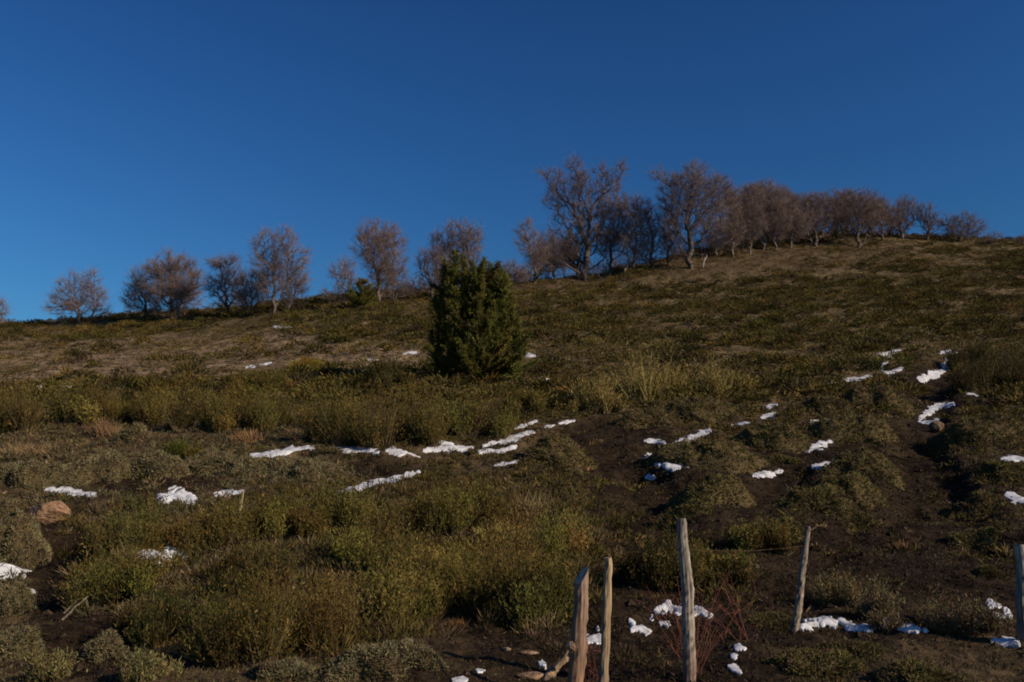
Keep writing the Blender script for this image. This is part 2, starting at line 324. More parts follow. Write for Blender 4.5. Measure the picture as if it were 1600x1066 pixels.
# ------------------------------------------------------------------ snow patches
def seg_dist(px, py, pts):
    d = np.full(np.shape(px), 1e9)
    if len(pts) == 1: pts = [pts[0], (pts[0][0] + .01, pts[0][1])]
    for (x0, y0), (x1, y1) in zip(pts[:-1], pts[1:]):
        dx, dy = x1 - x0, y1 - y0; t = np.clip(((px - x0) * dx + (py - y0) * dy) / (dx * dx + dy * dy), 0, 1)
        d = np.minimum(d, np.hypot(px - x0 - t * dx, py - y0 - t * dy))
    return d
SNOW = [  # label, lift, strokes of (spine pixels, half width)
 ('thin white snow slab lying just above the orange boulder', 1.2, [([(72, 765), (110, 768), (148, 774)], 5.5)]),
 ('rounded snow cap behind the big olive broom thicket, beside the slab above the boulder', 1.6, [([(252, 779), (275, 776), (305, 781)], 11)]),
 ('small snow streak at the back edge of the broom thicket near the dry pale stalk', 1, [([(335, 772), (380, 769)], 5)]),
 ('left end of the snow line along the old path, a long tapering streak', 1, [([(392, 712), (440, 708), (465, 701), (490, 699)], 5)]),
 ('flat snow streak in the path line, second from its left end', .8, [([(520, 700), (550, 704), (590, 704)], 4.5)]),
 ('snow streak in the path line with a thin curved tail', .8, [([(603, 705), (634, 707)], 5), ([(634, 707), (656, 715)], 2)]),
 ('forked snow streak in the middle of the path line below the conifer', 1, [([(662, 704), (690, 701), (738, 700)], 5), ([(686, 692), (708, 694)], 3.5)]),
 ('bright snow streak climbing right along the path line below the conifer', 1, [([(755, 697), (790, 689), (832, 675)], 5)]),
 ('snow streak just under the climbing bright one on the path line', .8, [([(750, 706), (780, 706), (806, 698)], 4)]),
 ('faint thin snow streak below the right end of the path line', .6, [([(772, 728), (808, 722)], 3)]),
 ('long diagonal snow streak between the path line and the broom thicket', .9, [([(530, 770), (548, 766), (600, 752), (655, 738)], 5)]),
 ('hair thin snow line above the right end of the path line', .6, [([(806, 670), (838, 658)], 2.6)]),
 ('broken thin snow line farthest right on the path line', .6, [([(850, 668), (866, 665)], 2.2), ([(874, 662), (898, 657)], 3)]),
 ('shaded bluish snow caught in a gap of the broom thicket', 4, [([(226, 869), (246, 880)], 13), ([(258, 869), (305, 857)], 12)]),
 ('small curl of snow on the broom just above the shaded bluish snow', 1.2, [([(268, 838), (282, 840), (288, 847)], 4)]),
 ('thick white snow patch cut by the left edge of the photo', 1.4, [([(-12, 890), (25, 894)], 12)]),
 ('rounded snow lump touching the thick patch at the left edge', 1.4, [([(41, 888)], 8), ([(38, 900)], 4)]),
 ('small flat snow scrap on dark soil below the left edge patch', .8, [([(40, 923), (55, 926)], 3.5)]),
 ('short snow strip on bare soil left of the big cushion mound', .8, [([(1008, 690), (1038, 692)], 4)]),
 ('long shaded snow streak curving up the side of the big cushion mound', 1, [([(1042, 702), (1075, 686), (1108, 673)], 5.5)]),
 ('thin snow line over the top of the big cushion mound', .6, [([(1140, 665), (1172, 661)], 2.6)]),
 ('snow lump on bare soil, left one of a touching pair by the cushion mounds', 1.6, [([(1012, 716), (1026, 723)], 8)]),
 ('wide snow lump with a long right tail beside the rounder lump on bare soil', 1.4, [([(1038, 727), (1060, 730)], 7), ([(1060, 730), (1090, 722)], 4)]),
 ('tiny snow ball on soil just under the touching pair of lumps', 1.2, [([(1010, 747), (1022, 745)], 5)]),
 ('small snow wedge behind the cushion mounds, under a thinner scrap', 1, [([(1191, 653), (1211, 646)], 5)]),
 ('thin snow scrap directly above the small snow wedge', .6, [([(1197, 635), (1215, 633)], 3)]),
 ('lone snow dot on the brown slope right of the thin scrap', 1, [([(1251, 636), (1264, 637)], 4)]),
 ('level snow strip above the larger lit snow slab among the cushions', .8, [([(1268, 660), (1300, 658), (1330, 654)], 4.5)]),
 ('larger lit snow slab with a hooked right end among the cushions', 1.2, [([(1245, 703), (1272, 699)], 6), ([(1272, 699), (1296, 691)], 7)]),
 ('shaded narrow snow streak just below the larger hooked slab', .8, [([(1270, 730), (1290, 727), (1310, 721)], 5)]),
 ('wavy snow strip on soil at the foot of the cushion mounds', .9, [([(1177, 742), (1200, 741), (1221, 737)], 5)]),
 ('highest bright snow streak on the right hand slope', .6, [([(1366, 556), (1385, 552), (1406, 548)], 3)]),
 ('narrow upright snow streak hanging below the highest bright one', .6, [([(1391, 557), (1378, 572)], 4)]),
 ('short bright snow dash below the narrow upright streak', .7, [([(1378, 578), (1390, 584), (1409, 576)], 4)]),
 ('long thin snow streak left of the short bright dash', .6, [([(1320, 595), (1345, 592), (1362, 587)], 3.4)]),
 ('tiny snow scrap at the left end of the long thin streak', .6, [([(1293, 601), (1306, 600)], 3)]),
 ('large blue shaded snow drift in the gully under the dark thicket', 1.2, [([(1427, 598), (1450, 589), (1474, 579)], 7), ([(1474, 579), (1478, 564)], 5)]),
 ('pale snow streak above the large blue shaded drift', .6, [([(1468, 551), (1495, 551)], 3.5)]),
 ('little blue snow dash in shade right of the gully drift', .6, [([(1510, 616), (1528, 617)], 3)]),
 ('hook shaped snow drift on the gully bank below the blue drift', 1.2, [([(1488, 631), (1464, 635), (1436, 655)], 6), ([(1438, 662), (1466, 658)], 4)]),
 ('lens shaped snow patch at the right edge, upper of two', 1, [([(1566, 718), (1606, 718)], 6)]),
 ('thick snow patch at the right edge, lower of two', 1.2, [([(1574, 774), (1606, 783)], 9)]),
 ('long lumpy snow bank running right from the thin crooked post', 1.8, [([(1254, 980), (1272, 976)], 9), ([(1280, 972), (1312, 974), (1338, 982)], 8), ([(1338, 984), (1372, 980)], 6), ([(1380, 975), (1402, 977)], 9), ([(1402, 980), (1436, 985)], 6), ([(1445, 986)], 6)]),
 ('cluster of snow clods on soil near the post at the right edge', 1.4, [([(1548, 943), (1560, 949)], 7), ([(1570, 955), (1577, 962)], 6), ([(1553, 960), (1570, 967)], 4)]),
 ('oval snow lump below the clod cluster at the right edge', 1.4, [([(1555, 1003), (1590, 1007)], 8)]),
 ('snow patch passing behind the tall birch barked post', 1.4, [([(1044, 947), (1060, 956)], 9), ([(1060, 956), (1084, 955), (1110, 962)], 8)]),
 ('small snow lump just left of the patch behind the birch barked post', 1.4, [([(1026, 954), (1038, 953)], 7)]),
 ('dull snow crumb under the small lump left of the birch barked post', 1, [([(1018, 967)], 5)]),
 ('round snow crumb in front of the patch behind the birch barked post', 1.2, [([(1033, 976), (1042, 977)], 6)]),
 ('pointed snow wedge between the pale split post and the birch barked post', 1.4, [([(984, 970), (990, 980)], 5), ([(988, 983), (1014, 988)], 7)]),
 ('oval snow crumb on litter in front of the birch barked post', 1.2, [([(1151, 1013), (1165, 1014)], 6)]),
 ('middle snow crumb in the row of three before the birch barked post', 1.2, [([(1146, 1027)], 6)]),
 ('lowest snow crumb of the row of three before the birch barked post', 1.2, [([(1138, 1042), (1156, 1050)], 5)]),
 ('snow lump on the ground between the two left posts', 1.4, [([(920, 1002), (937, 1000)], 9), ([(934, 984)], 4)]),
 ('snow lump beside the forked cut branch at the bottom', 1.4, [([(843, 1039), (852, 1040)], 7)]),
 ('snow scrap at the bottom edge on bare soil', .8, [([(708, 1064), (730, 1063)], 5)]),
 ('thin snow sliver on soil above the bottom edge scrap', .7, [([(744, 1049), (757, 1050)], 3)]),
 ('topmost small snow strip right of the conifer foot', .6, [([(815, 556), (836, 557)], 3.6)]),
 ('second small snow strip right of the conifer foot', .6, [([(818, 573), (834, 573)], 3.6)]),
 ('lowest small snow dash right of the conifer foot', .6, [([(842, 593), (858, 593)], 3.4)]),
 ('thin broken snow line on the far left flat above the broom belt', .5, [([(58, 606), (80, 605)], 2.4), ([(84, 605), (112, 605)], 2)]),
 ('tiny snow dash on the left flat right of the thin broken line', .5, [([(238, 591), (262, 589)], 2.3)]),
 ('snow dash on the left flat near the yellow green bush', .5, [([(384, 574), (398, 573)], 2.8), ([(405, 571), (424, 567)], 2)]),
 ('faint snow dash high on the slope left of the conifer', .5, [([(630, 552), (654, 551)], 2.2)]),
 ('faint snow dash below the other one left of the conifer', .5, [([(572, 563), (590, 562)], 2.4)]),
 ('pale snow fleck high on the left slope under the ridge trees', .5, [([(428, 511), (454, 511)], 2.2)]),
]
SN_ALL = []
def snow_field(px, py, strokes, nz):
    """>0 inside a patch: tapering strokes with ragged, noise-bitten edges"""
    f = np.full(np.shape(px), -9.)
    for pts, hw in strokes:
        p = np.array(pts + [(pts[0][0] + .01, pts[0][1])] if len(pts) == 1 else pts, float); a, b = p[0], p[-1]; d = b - a
        t = np.clip(((px - a[0]) * d[0] + (py - a[1]) * d[1]) / (d @ d), 0, 1); L = np.linalg.norm(d)
        tp = 1 if L < 2.2 * hw else .45 + .75 * np.sin(math.pi * np.clip(t * .86 + .07, 0, 1)) ** .7
        f = np.maximum(f, 1 - seg_dist(px, py, pts) / (hw * .8 * tp * (1 + 1.35 * nz)).clip(.25))
    return f
for label, lift, strokes in SNOW:
    allp = [(x, y, hw) for pts, hw in strokes for x, y in pts]; SN_ALL += strokes
    edge = []
    for x, y, hw in allp:
        for dx, dy in ((-1.6, 0), (1.6, 0), (0, -1.6), (0, 1.6)): edge.append((x + dx * hw, y + dy * hw))
    W = hit(*zip(*edge)); W0 = hit([p[0] for p in allp], [p[1] for p in allp]); dm = W0[:, 1].mean(); s = dm / FPX
    ok = np.abs(W[:, 1] - np.median(W0[:, 1])) < max(3.0, 14 * s * 12)
    W = W[ok]
    x0, x1, y0, y1 = W[:, 0].min(), W[:, 0].max(), W[:, 1].min(), W[:, 1].max()
    nx = int(np.clip((x1 - x0) / (1.0 * s), 12, 150)); ny = int(np.clip((y1 - y0) / (1.6 * s), 12, 110))
    gx, gy = np.meshgrid(np.linspace(x0, x1, nx), np.linspace(y0, y1, ny)); gz = ground(gx, gy)
    px, py = project(np.stack([gx, gy, gz], -1)); sc_n = 1 / (15 * s)
    nz = fbm(gx * sc_n, gy * sc_n * .45, 3)
    f = snow_field(px, py, strokes, nz)
    hwm = np.mean([h for _, h in strokes]) * s
    lump = .7 + (.8 if lift > 1.35 else .3) * np.abs(fbm(gx * sc_n * .8 + 31, gy * sc_n * .8, 2))
    h = np.where(f > 0, np.clip(f, 0, 1) ** .7 * hwm * lift * (.13 if lift < 1.4 else .3) * lump, -.05 - .03 * np.clip(-f, 0, 1))
    V = np.stack([gx, gy, gz + h + .012], -1).reshape(-1, 3)
    a = (np.arange(ny - 1)[:, None] * nx + np.arange(nx - 1)[None]).ravel()
    F = np.concatenate([np.stack([a, a + 1, a + nx + 1], -1), np.stack([a, a + nx + 1, a + nx], -1)]); ff = f.ravel()
    F = F[(ff[F].max(1) > -.02)]
    if len(F) < 3: print('SNOW EMPTY', label); continue
    lab = np.arange(len(V))                       # keep one connected piece
    while True:
        l0 = lab.copy(); mn = lab[F].min(1)
        for q in range(3): np.minimum.at(lab, F[:, q], mn)
        lab = lab[lab]
        if (lab == l0).all(): break
    if len(strokes) == 1:
        l_, c_ = np.unique(lab[F[:, 0]], return_counts=True); F = F[lab[F[:, 0]] == l_[c_.argmax()]]
    else:
        l_, c_ = np.unique(lab[F[:, 0]], return_counts=True); F = F[np.isin(lab[F[:, 0]], l_[c_ > .12 * c_.max()])]
    used = np.unique(F); mp = np.full(len(V), -1); mp[used] = np.arange(len(used)); V = V[used]; F = mp[F]; o = V.mean(0)
    tag(mesh_obj('snow_patch', V - o, F, None, M_SNOW, None, o, True), label, 'snow patch', 'melting snow patches on the slope')
def on_snow(px, py, grow=1.):
    m = np.zeros(np.shape(px), bool)
    for pts, hw in SN_ALL:
        xs = [p[0] for p in pts]; ys = [p[1] for p in pts]
        bb = (px > min(xs) - 14) & (px < max(xs) + 14) & (py > min(ys) - 14) & (py < max(ys) + 14)
        if bb.any(): m[bb] |= seg_dist(px[bb], py[bb], pts) < hw * grow + 1
    return m

# ------------------------------------------------------------------ fence
def post(label, pix, depth, rpx, cols, slant=None, knot=None, steps=26, rough=.06, marks=0):
    """pix: centre line in pixels from foot to tip, depth in metres, rpx: half widths in pixels"""
    pix = np.array(pix, float); P = at(pix[:, 0], pix[:, 1], depth); g = ground(P[0, 0], depth)
    foot = P[0].copy(); foot[2] = min(g - .25, P[0, 2]); P = np.concatenate([[foot], P]); rp = np.concatenate([[rpx[0]], rpx]) * depth / FPX
    L = np.concatenate([[0], np.cumsum(np.linalg.norm(np.diff(P, axis=0), axis=1))]); t = np.linspace(0, L[-1], steps)
    Q = np.stack([np.interp(t, L, P[:, k]) for k in range(3)], 1); r = np.interp(t, L, rp)
    wob = np.stack([fbm(t * 2.3 + depth, t * 0 + 1, 3), fbm(t * 2.3 + 7, t * 0 + depth, 3), 0 * t], 1) * r[:, None] * .35; wob[-1] = 0; Q = Q + wob
    r = r * (1 + .12 * fbm(t * 6, t * 0 + depth * 3, 3))
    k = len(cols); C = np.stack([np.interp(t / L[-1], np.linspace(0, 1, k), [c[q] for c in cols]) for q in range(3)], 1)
    root = empty('fence_post', (Q[0, 0], Q[0, 1], g)); tag(root, label, 'fence post', 'weathered wooden fence posts')
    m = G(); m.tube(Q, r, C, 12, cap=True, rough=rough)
    V = m.V[0]
    if marks:
        C2 = m.C[0].copy(); q = R.random(len(C2)); C2[q < marks] *= .3; C2[q > 1 - marks] *= 1.5; m.C[0] = C2
    top = slice((steps - 1) * 12, steps * 12)
    if slant:                      # sloping axe cut across the top
        off = (V[top] - Q[-1]); V[top, 2] += off @ np.array(slant)
    cutV = np.concatenate([V[top] + [0, 0, .003], [V[top].mean(0) + [0, 0, .006]]])
    o = m.build('shaft', M_WOOD, root, root.location)
    c = G(); kk = np.arange(12); c.add(cutV, np.stack([kk, (kk + 1) % 12, np.full(12, 12)], -1), jit((.42, .37, .30), 13, .06, .02)); c.build('cut_top', M_WOOD, root, root.location)
    if knot:
        kx, ky, kr = knot; i = np.argmin(np.abs(project(Q)[1] - ky)); A = Q[i] + [(-.5 if kx < 0 else .5) * r[i], -.3 * r[i], 0]; d = np.array([kx, -.5, .55]); d /= np.linalg.norm(d)
        c = G(); c.tube([A - d * .02, A + d * kr * .5, A + d * kr * 1.1, A + d * kr * 1.35], [kr * 1.15, kr, kr * .75, kr * .5], (.2, .13, .08), 10, rough=.08)
        c.add(*disc(A + d * kr * 1.37, d, kr * .48), (.42, .36, .28)); c.build('branch_stub', M_WOOD, root, root.location)
    return root, Q
def disc(c, n, r, k=10):
    u = np.cross(n, [0, 1, .2]); u /= np.linalg.norm(u); v = np.cross(n, u); ph = np.arange(k) * 2 * math.pi / k
    V = np.concatenate([[c], c + r * (np.cos(ph)[:, None] * u + np.sin(ph)[:, None] * v)]); i = np.arange(k)
    return V, np.stack([np.zeros(k, int), 1 + i, 1 + (i + 1) % k], -1)
post('thick reddish brown post with slanted axe cut top and a branch stub', [(899, 1118), (900, 1066), (904, 1000), (908, 930), (908.5, 900)], 7.6, [13, 12.5, 12.5, 11, 10],
     [(.22, .13, .075), (.25, .15, .09), (.23, .14, .09), (.25, .16, .11), (.27, .19, .14)], slant=(1.2, .6, 0), knot=(-1, 1008, .042))
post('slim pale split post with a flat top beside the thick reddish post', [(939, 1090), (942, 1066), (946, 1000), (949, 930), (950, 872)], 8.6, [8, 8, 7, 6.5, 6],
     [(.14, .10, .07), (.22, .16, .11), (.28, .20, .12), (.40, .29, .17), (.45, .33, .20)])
post('tall leaning post with patchy grey birch like bark', [(1077, 1072), (1077, 1050), (1076, 980), (1072, 900), (1068, 850), (1064.5, 811)], 9.2, [10, 10, 9.5, 9, 8.5, 7],
     [(.17, .12, .09), (.19, .13, .10), (.30, .25, .20), (.27, .23, .19), (.30, .26, .21), (.22, .19, .16)], rough=.045, marks=.1, steps=44)
_, Q4 = post('thin crooked post leaning right on dark soil', [(1240, 997), (1246, 960), (1250, 920), (1256, 880), (1260, 850), (1262, 823)], 11.9, [6.5, 6, 5.5, 5.2, 4.5, 4],
     [(.17, .12, .09), (.24, .19, .14), (.22, .17, .13), (.27, .22, .17), (.26, .21, .17), (.22, .18, .15)], rough=.07, marks=.1, steps=40)
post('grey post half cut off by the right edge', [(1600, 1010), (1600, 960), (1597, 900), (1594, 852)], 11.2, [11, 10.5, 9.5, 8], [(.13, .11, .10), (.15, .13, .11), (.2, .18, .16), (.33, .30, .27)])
c = G(); A = at(1070, 859, 9.2); B = at(1257, 853, 11.9); t = np.linspace(0, 1, 24)[:, None]; Q = A * (1 - t) + B * t; Q[:, 2] -= .03 * np.sin(t[:, 0] * math.pi)
c.tube(Q, .0018, (.10, .06, .04), 5); o = c.build('fence_wire', M_STONE, None, A); tag(o, 'rusty wire strand running from the birch barked post to the crooked post', 'wire')

# ------------------------------------------------------------------ stones, wood on the ground
def blob(px, py, wpx, hpx, dpt=.8, seed=0, noise_amp=.16, sink=.3):
    P = hit(px, py)[0]; s = P[1] / FPX; u = np.linspace(0, math.pi, 18); v = np.linspace(0, 2 * math.pi, 30, endpoint=False); U, Vv = np.meshgrid(u, v, indexing='ij')
    d = np.stack([np.sin(U) * np.cos(Vv), np.sin(U) * np.sin(Vv), np.cos(U)], -1)
    rs = np.random.default_rng(seed); f = 1 + noise_amp * (fbm(d[..., 0] * 1.3 + seed * 3.1 + d[..., 2], d[..., 1] * 1.3 - d[..., 2] + seed, 3))
    for _ in range(11):
        n = rs.normal(size=3); n /= np.linalg.norm(n); pr = (d * n).sum(-1); f = np.minimum(f, np.where(pr > .05, rs.uniform(.66, .92) / np.maximum(pr, .05), 9))
    q = d * f[..., None] * np.array([wpx * .5 * s, wpx * .5 * s * dpt, hpx * .5 * s * 1.05]); q[..., 2] += hpx * s * (.5 - sink)
    a = np.arange(17)[:, None] * 30 + np.arange(30)[None]; b = np.arange(17)[:, None] * 30 + (np.arange(30)[None] + 1) % 30
    F = np.concatenate([np.stack([a, a + 30, b + 30], -1).reshape(-1, 3), np.stack([a, b + 30, b], -1).reshape(-1, 3)])
    return P, q.reshape(-1, 3), F
def stone(label, px, py, w_, h_, col, seed):
    P, V, F = blob(px, py, w_, h_, seed=seed, sink=.12); m = G(); m.add(V, F, jit(col, len(V), .05, .03)); o = m.build('stone', M_STONE, None, (0, 0, 0)); o.location = P; tag(o, label, 'stone', 'stones on the slope')
stone('large orange brown boulder with a flat face on the left soil', 72, 817, 70, 40, (.24, .145, .085), 4)
stone('small dark brown stone between grey mat plants at the bottom edge', 486, 1064, 26, 22, (.11, .065, .045), 6)
stone('flat tan stone lying on soil left of the thick reddish post', 826, 1024, 32, 8, (.24, .16, .10), 8)
stone('buff stone slab at the bottom left of the thick reddish post', 832, 1062, 50, 12, (.22, .145, .09), 9)
stone('small pinkish chip of stone on soil at the bottom middle', 791, 1018, 16, 7, (.22, .15, .10), 10)
stone('small reddish stone on bare soil left of the cushion mounds', 916, 737, 12, 9, (.2, .09, .05), 11)
stone('pinkish brown rock at the foot of the gully bank', 1464, 674, 26, 18, (.12, .08, .052), 12)
def branch(name, label, cat, pix, depth_off, rpx, col, group=None, m_=None, sub=None, lift=.05):
    pix = np.array(pix, float); P = hit([pix[0, 0]], [pix[0, 1]])[0]; D = P[1] + depth_off; Q = at(pix[:, 0], pix[:, 1], D)
    Q[:, 1] += np.linspace(0, .15, len(Q)); t = np.linspace(0, 1, len(Q)); tt = np.linspace(0, 1, 12); Q = np.stack([np.interp(tt, t, Q[:, k]) for k in range(3)], 1)
    Q[1:-1] += R.normal(0, .006, (10, 3)); m = G(); m.tube(Q, np.linspace(rpx, rpx * .45, 12) * D / FPX, col, 7, rough=.08)
    if sub:
        for pts, r2 in sub:
            S = at(*zip(*pts), D); tt = np.linspace(0, 1, 8); S = np.stack([np.interp(tt, np.linspace(0, 1, len(S)), S[:, k]) for k in range(3)], 1); m.tube(S, np.linspace(r2, r2 * .5, 8) * D / FPX, col, 6, rough=.08)
    o = m.build(name, m_ or M_WOOD, None, Q[0]); tag(o, label, cat, group); return o
branch('fallen_branch', 'forked tan cut branch lying on soil by the thick reddish post', 'branch', [(856, 1062), (872, 1040), (896, 1024)], 0, 8, (.30, .20, .12), sub=[([(868, 1044), (880, 1030), (888, 1016)], 4)])
branch('dead_stick', 'pair of pale dead sticks poking down left out of the broom thicket', 'stick', [(93, 973), (128, 934)], .1, 2, (.22, .18, .12), 'pale dead sticks', sub=[([(100, 958), (122, 936)], 1.4)])
branch('dead_stick', 'long pale dead stick slanting across the left side of the broom thicket', 'stick', [(112, 916), (140, 904), (174, 894)], -.2, 1.8, (.26, .2, .12), 'pale dead sticks')
branch('dead_stick', 'pale dead stick lying in the broom thicket above the thick reddish post', 'stick', [(820, 950), (842, 908), (850, 890)], -.8, 1.3, (.24, .18, .11), 'pale dead sticks')
branch('dead_stick', 'dry bent stick on top of the broom thicket right of centre', 'stick', [(636, 810), (672, 812), (676, 806)], -.6, 1.3, (.26, .2, .11), 'pale dead sticks')
branch('dead_stick', 'thin brown dead stick lying behind the top of the crooked post', 'stick', [(1264, 830), (1280, 822), (1296, 821)], 0, 1.1, (.2, .13, .08), 'pale dead sticks')
branch('dry_stalk', 'single tall pale dry stalk standing up from the broom thicket', 'stalk', [(373, 838), (374, 800), (377, 766)], -.3, 2.6, (.3, .24, .12), sub=[([(376, 790), (378, 776)], 3)])

# ------------------------------------------------------------------ shrubs
def shrub(name, label, px, py, wpx, hpx, col, cat='shrub', group=None, n=900, stem_col=(.11, .08, .045), lean=.35, leaf=(.03, .075), leafw=.0115, m=15, gold=.1, gcol=OCHRE, lobes=11, up=.42, soff=0):
    P = hit(px, py)[0]; P = P + 0; P[1] += soff; P[2] = ground(P[0], P[1]); s = P[1] / FPX; Wd, H = wpx * s, hpx * s
    root = empty(name, P); tag(root, label, cat, group); lod = P[1] / 14
    cl = np.stack([R.uniform(-.38, .38, lobes) * Wd, R.uniform(-.32, .32, lobes) * min(Wd, H * 2.2), R.uniform(.42, 1.05, lobes) * H], 1)
    cl[:, 2] *= 1 - .62 * (np.abs(cl[:, 0]) / (.5 * Wd)) ** 2
    k = R.integers(0, lobes, n); rad_ = .2 * Wd
    off = R.normal(0, .5, (n, 2)) * rad_ * .42; base = np.stack([cl[k, 0] + off[:, 0] * .6, cl[k, 1] + off[:, 1] * .6, np.zeros(n)], 1)
    base[:, 2] = ground(base[:, 0] + P[0], base[:, 1] + P[1]) - P[2] - .03
    L = cl[k, 2] * R.uniform(.35, 1.12, n) * np.exp(-.5 * (np.hypot(off[:, 0], off[:, 1]) / rad_) ** 2)
    d = np.stack([off[:, 0] / rad_ * lean * 1.6, off[:, 1] / rad_ * lean * 1.6, np.ones(n)], 1) + R.normal(0, .27, (n, 3)); d /= np.linalg.norm(d, axis=1, keepdims=True)
    st = G(); sel = R.random(n) < .45; st.spikes(base[sel], d[sel] * L[sel, None] * 1.02, .010 * lod ** .7, jit(stem_col, sel.sum())); st.build('stems', M_TWIG, root)
    lf = G(); kk = np.repeat(np.arange(n), m); t = R.uniform(.12, 1.0, n * m) ** .75
    jb = dirs(n * m, 0) * (R.uniform(.0, .07, n * m) * lod ** .4)[:, None]
    b = base[kk] + d[kk] * (L[kk] * t)[:, None] + jb; q = dirs(n * m, .1); v = d[kk] * up + q * .75; v /= np.linalg.norm(v, axis=1, keepdims=True)
    ll = R.uniform(*leaf, n * m) * lod ** .55
    tint = jit(col, lobes, .26, .09)[k] * np.exp(R.normal(0, .16, (n, 1))); g = R.random(n) < gold; tint[g] = jit(gcol, g.sum(), .2)
    tc = tint[kk] * np.exp(R.normal(0, .2, (n * m, 1)))
    h = n * m // 2; lf.spikes(b[:h], v[:h] * ll[:h, None], leafw * lod ** .6, tc[:h]); lf.leaves(b[h:], v[h:] * ll[h:, None] * .8, leafw * 1.5 * lod ** .6, tc[h:])
    lf.build('foliage', M_LEAF, root)
    return root
GB = 'olive brooms of the big thicket in front'
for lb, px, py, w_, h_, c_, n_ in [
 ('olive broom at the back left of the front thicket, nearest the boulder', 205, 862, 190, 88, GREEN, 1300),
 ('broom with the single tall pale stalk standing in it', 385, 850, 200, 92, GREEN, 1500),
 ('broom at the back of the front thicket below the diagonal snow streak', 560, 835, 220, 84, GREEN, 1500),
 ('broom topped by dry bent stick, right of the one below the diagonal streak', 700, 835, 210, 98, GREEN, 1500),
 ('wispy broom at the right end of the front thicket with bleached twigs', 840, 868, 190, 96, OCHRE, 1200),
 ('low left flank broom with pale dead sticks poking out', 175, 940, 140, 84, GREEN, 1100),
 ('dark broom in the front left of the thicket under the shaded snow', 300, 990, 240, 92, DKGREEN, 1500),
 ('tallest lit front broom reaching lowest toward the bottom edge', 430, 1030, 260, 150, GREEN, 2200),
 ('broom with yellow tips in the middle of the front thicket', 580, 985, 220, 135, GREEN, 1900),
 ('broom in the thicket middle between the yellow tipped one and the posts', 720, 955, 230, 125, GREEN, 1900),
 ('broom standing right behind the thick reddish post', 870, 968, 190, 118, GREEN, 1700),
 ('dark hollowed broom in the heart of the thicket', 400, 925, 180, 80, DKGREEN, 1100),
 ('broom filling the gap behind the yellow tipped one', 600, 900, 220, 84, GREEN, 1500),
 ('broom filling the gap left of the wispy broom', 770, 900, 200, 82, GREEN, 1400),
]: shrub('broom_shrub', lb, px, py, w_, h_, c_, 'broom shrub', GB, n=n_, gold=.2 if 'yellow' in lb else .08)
shrub('broom_shrub', 'dark broom left of the birch barked post standing alone on soil', 1040, 920, 150, 95, DKGREEN, 'broom shrub', 'lone brooms around the posts', n=1100)
shrub('broom_shrub', 'broom right of the birch barked post under the wire', 1120, 912, 110, 62, GREEN, 'broom shrub', 'lone brooms around the posts', n=600)
shrub('broom_shrub', 'bright green tuft of broom beside a cushion behind the crooked post', 1186, 858, 100, 66, GREEN, 'broom shrub', 'lone brooms around the posts', n=700)
shrub('sage_shrub', 'tan green twiggy shrub above the long lumpy snow bank', 1420, 968, 150, 80, GREY, 'shrub', 'twiggy shrubs on the right', n=800, gold=.4, gcol=(.15, .10, .05), m=6)
shrub('sage_shrub', 'brown tinged twiggy shrub between snow bank and clod cluster', 1510, 985, 120, 76, GREY, 'shrub', 'twiggy shrubs on the right', n=600, gold=.55, gcol=(.13, .08, .04), m=6)
shrub('sage_shrub', 'loose twiggy shrub just right of the crooked post', 1305, 945, 90, 60, GREY, 'shrub', 'twiggy shrubs on the right', n=400, gold=.3, m=6)
for lb, px, py, w_, h_ in [('small yellow green shrub at the bottom left corner', 70, 1062, 70, 50), ('pale woolly shrub at the bottom edge under the thicket', 245, 1058, 80, 46), ('yellow tipped shrub just left of the pale woolly one', 208, 1062, 40, 58)]:
    shrub('sage_shrub', lb, px, py, w_, h_, (.15, .13, .055), 'shrub', 'pale shrubs at the bottom left', n=330, gold=.4, gcol=(.2, .17, .06), m=8)
MB = 'brooms of the belt across the middle'
for lb, px, py, w_, h_, c_ in [
 ('broom at the left edge end of the middle belt', 20, 672, 150, 80, GREEN), ('broom in the belt above the orange dry tufts, second from the left edge', 120, 662, 150, 74, GREEN), ('tall dark based broom in the belt left of the grey cushion', 215, 668, 150, 82, GREEN),
 ('vivid green broom standing forward of the belt', 292, 718, 100, 52, (.095, .1, .015)), ('belt broom directly behind the vivid green one', 320, 675, 150, 86, GREEN), ('belt broom above the left end of the snow path line', 425, 684, 160, 98, GREEN),
 ('belt broom over the second streak of the snow path line', 530, 690, 160, 108, GREEN), ('widest belt broom over the curved tail of snow', 630, 692, 170, 112, GREEN), ('belt broom in front of the conifer foot', 735, 672, 170, 80, GREEN),
 ('belt broom right of the conifer foot, above the climbing snow', 820, 650, 90, 56, GREEN), ('dark low shrub left of the conifer, first of two', 528, 600, 70, 36, DKGREEN), ('dark shrub next to the conifer, second of two', 606, 604, 90, 50, DKGREEN),
 ('yellow green shrub on the left slope above the belt', 480, 580, 110, 30, YEL), ('ochre broom behind the belt left of the dark low shrub', 410, 612, 130, 44, GREEN), ('low broom at the belt top on the left flat', 250, 610, 130, 34, GREEN)]:
    shrub('broom_shrub', lb, px, py + R.uniform(-8, 6), w_ * .86, h_ * R.uniform(.7, 1.12), c_, 'broom shrub', MB, n=1000, m=13)
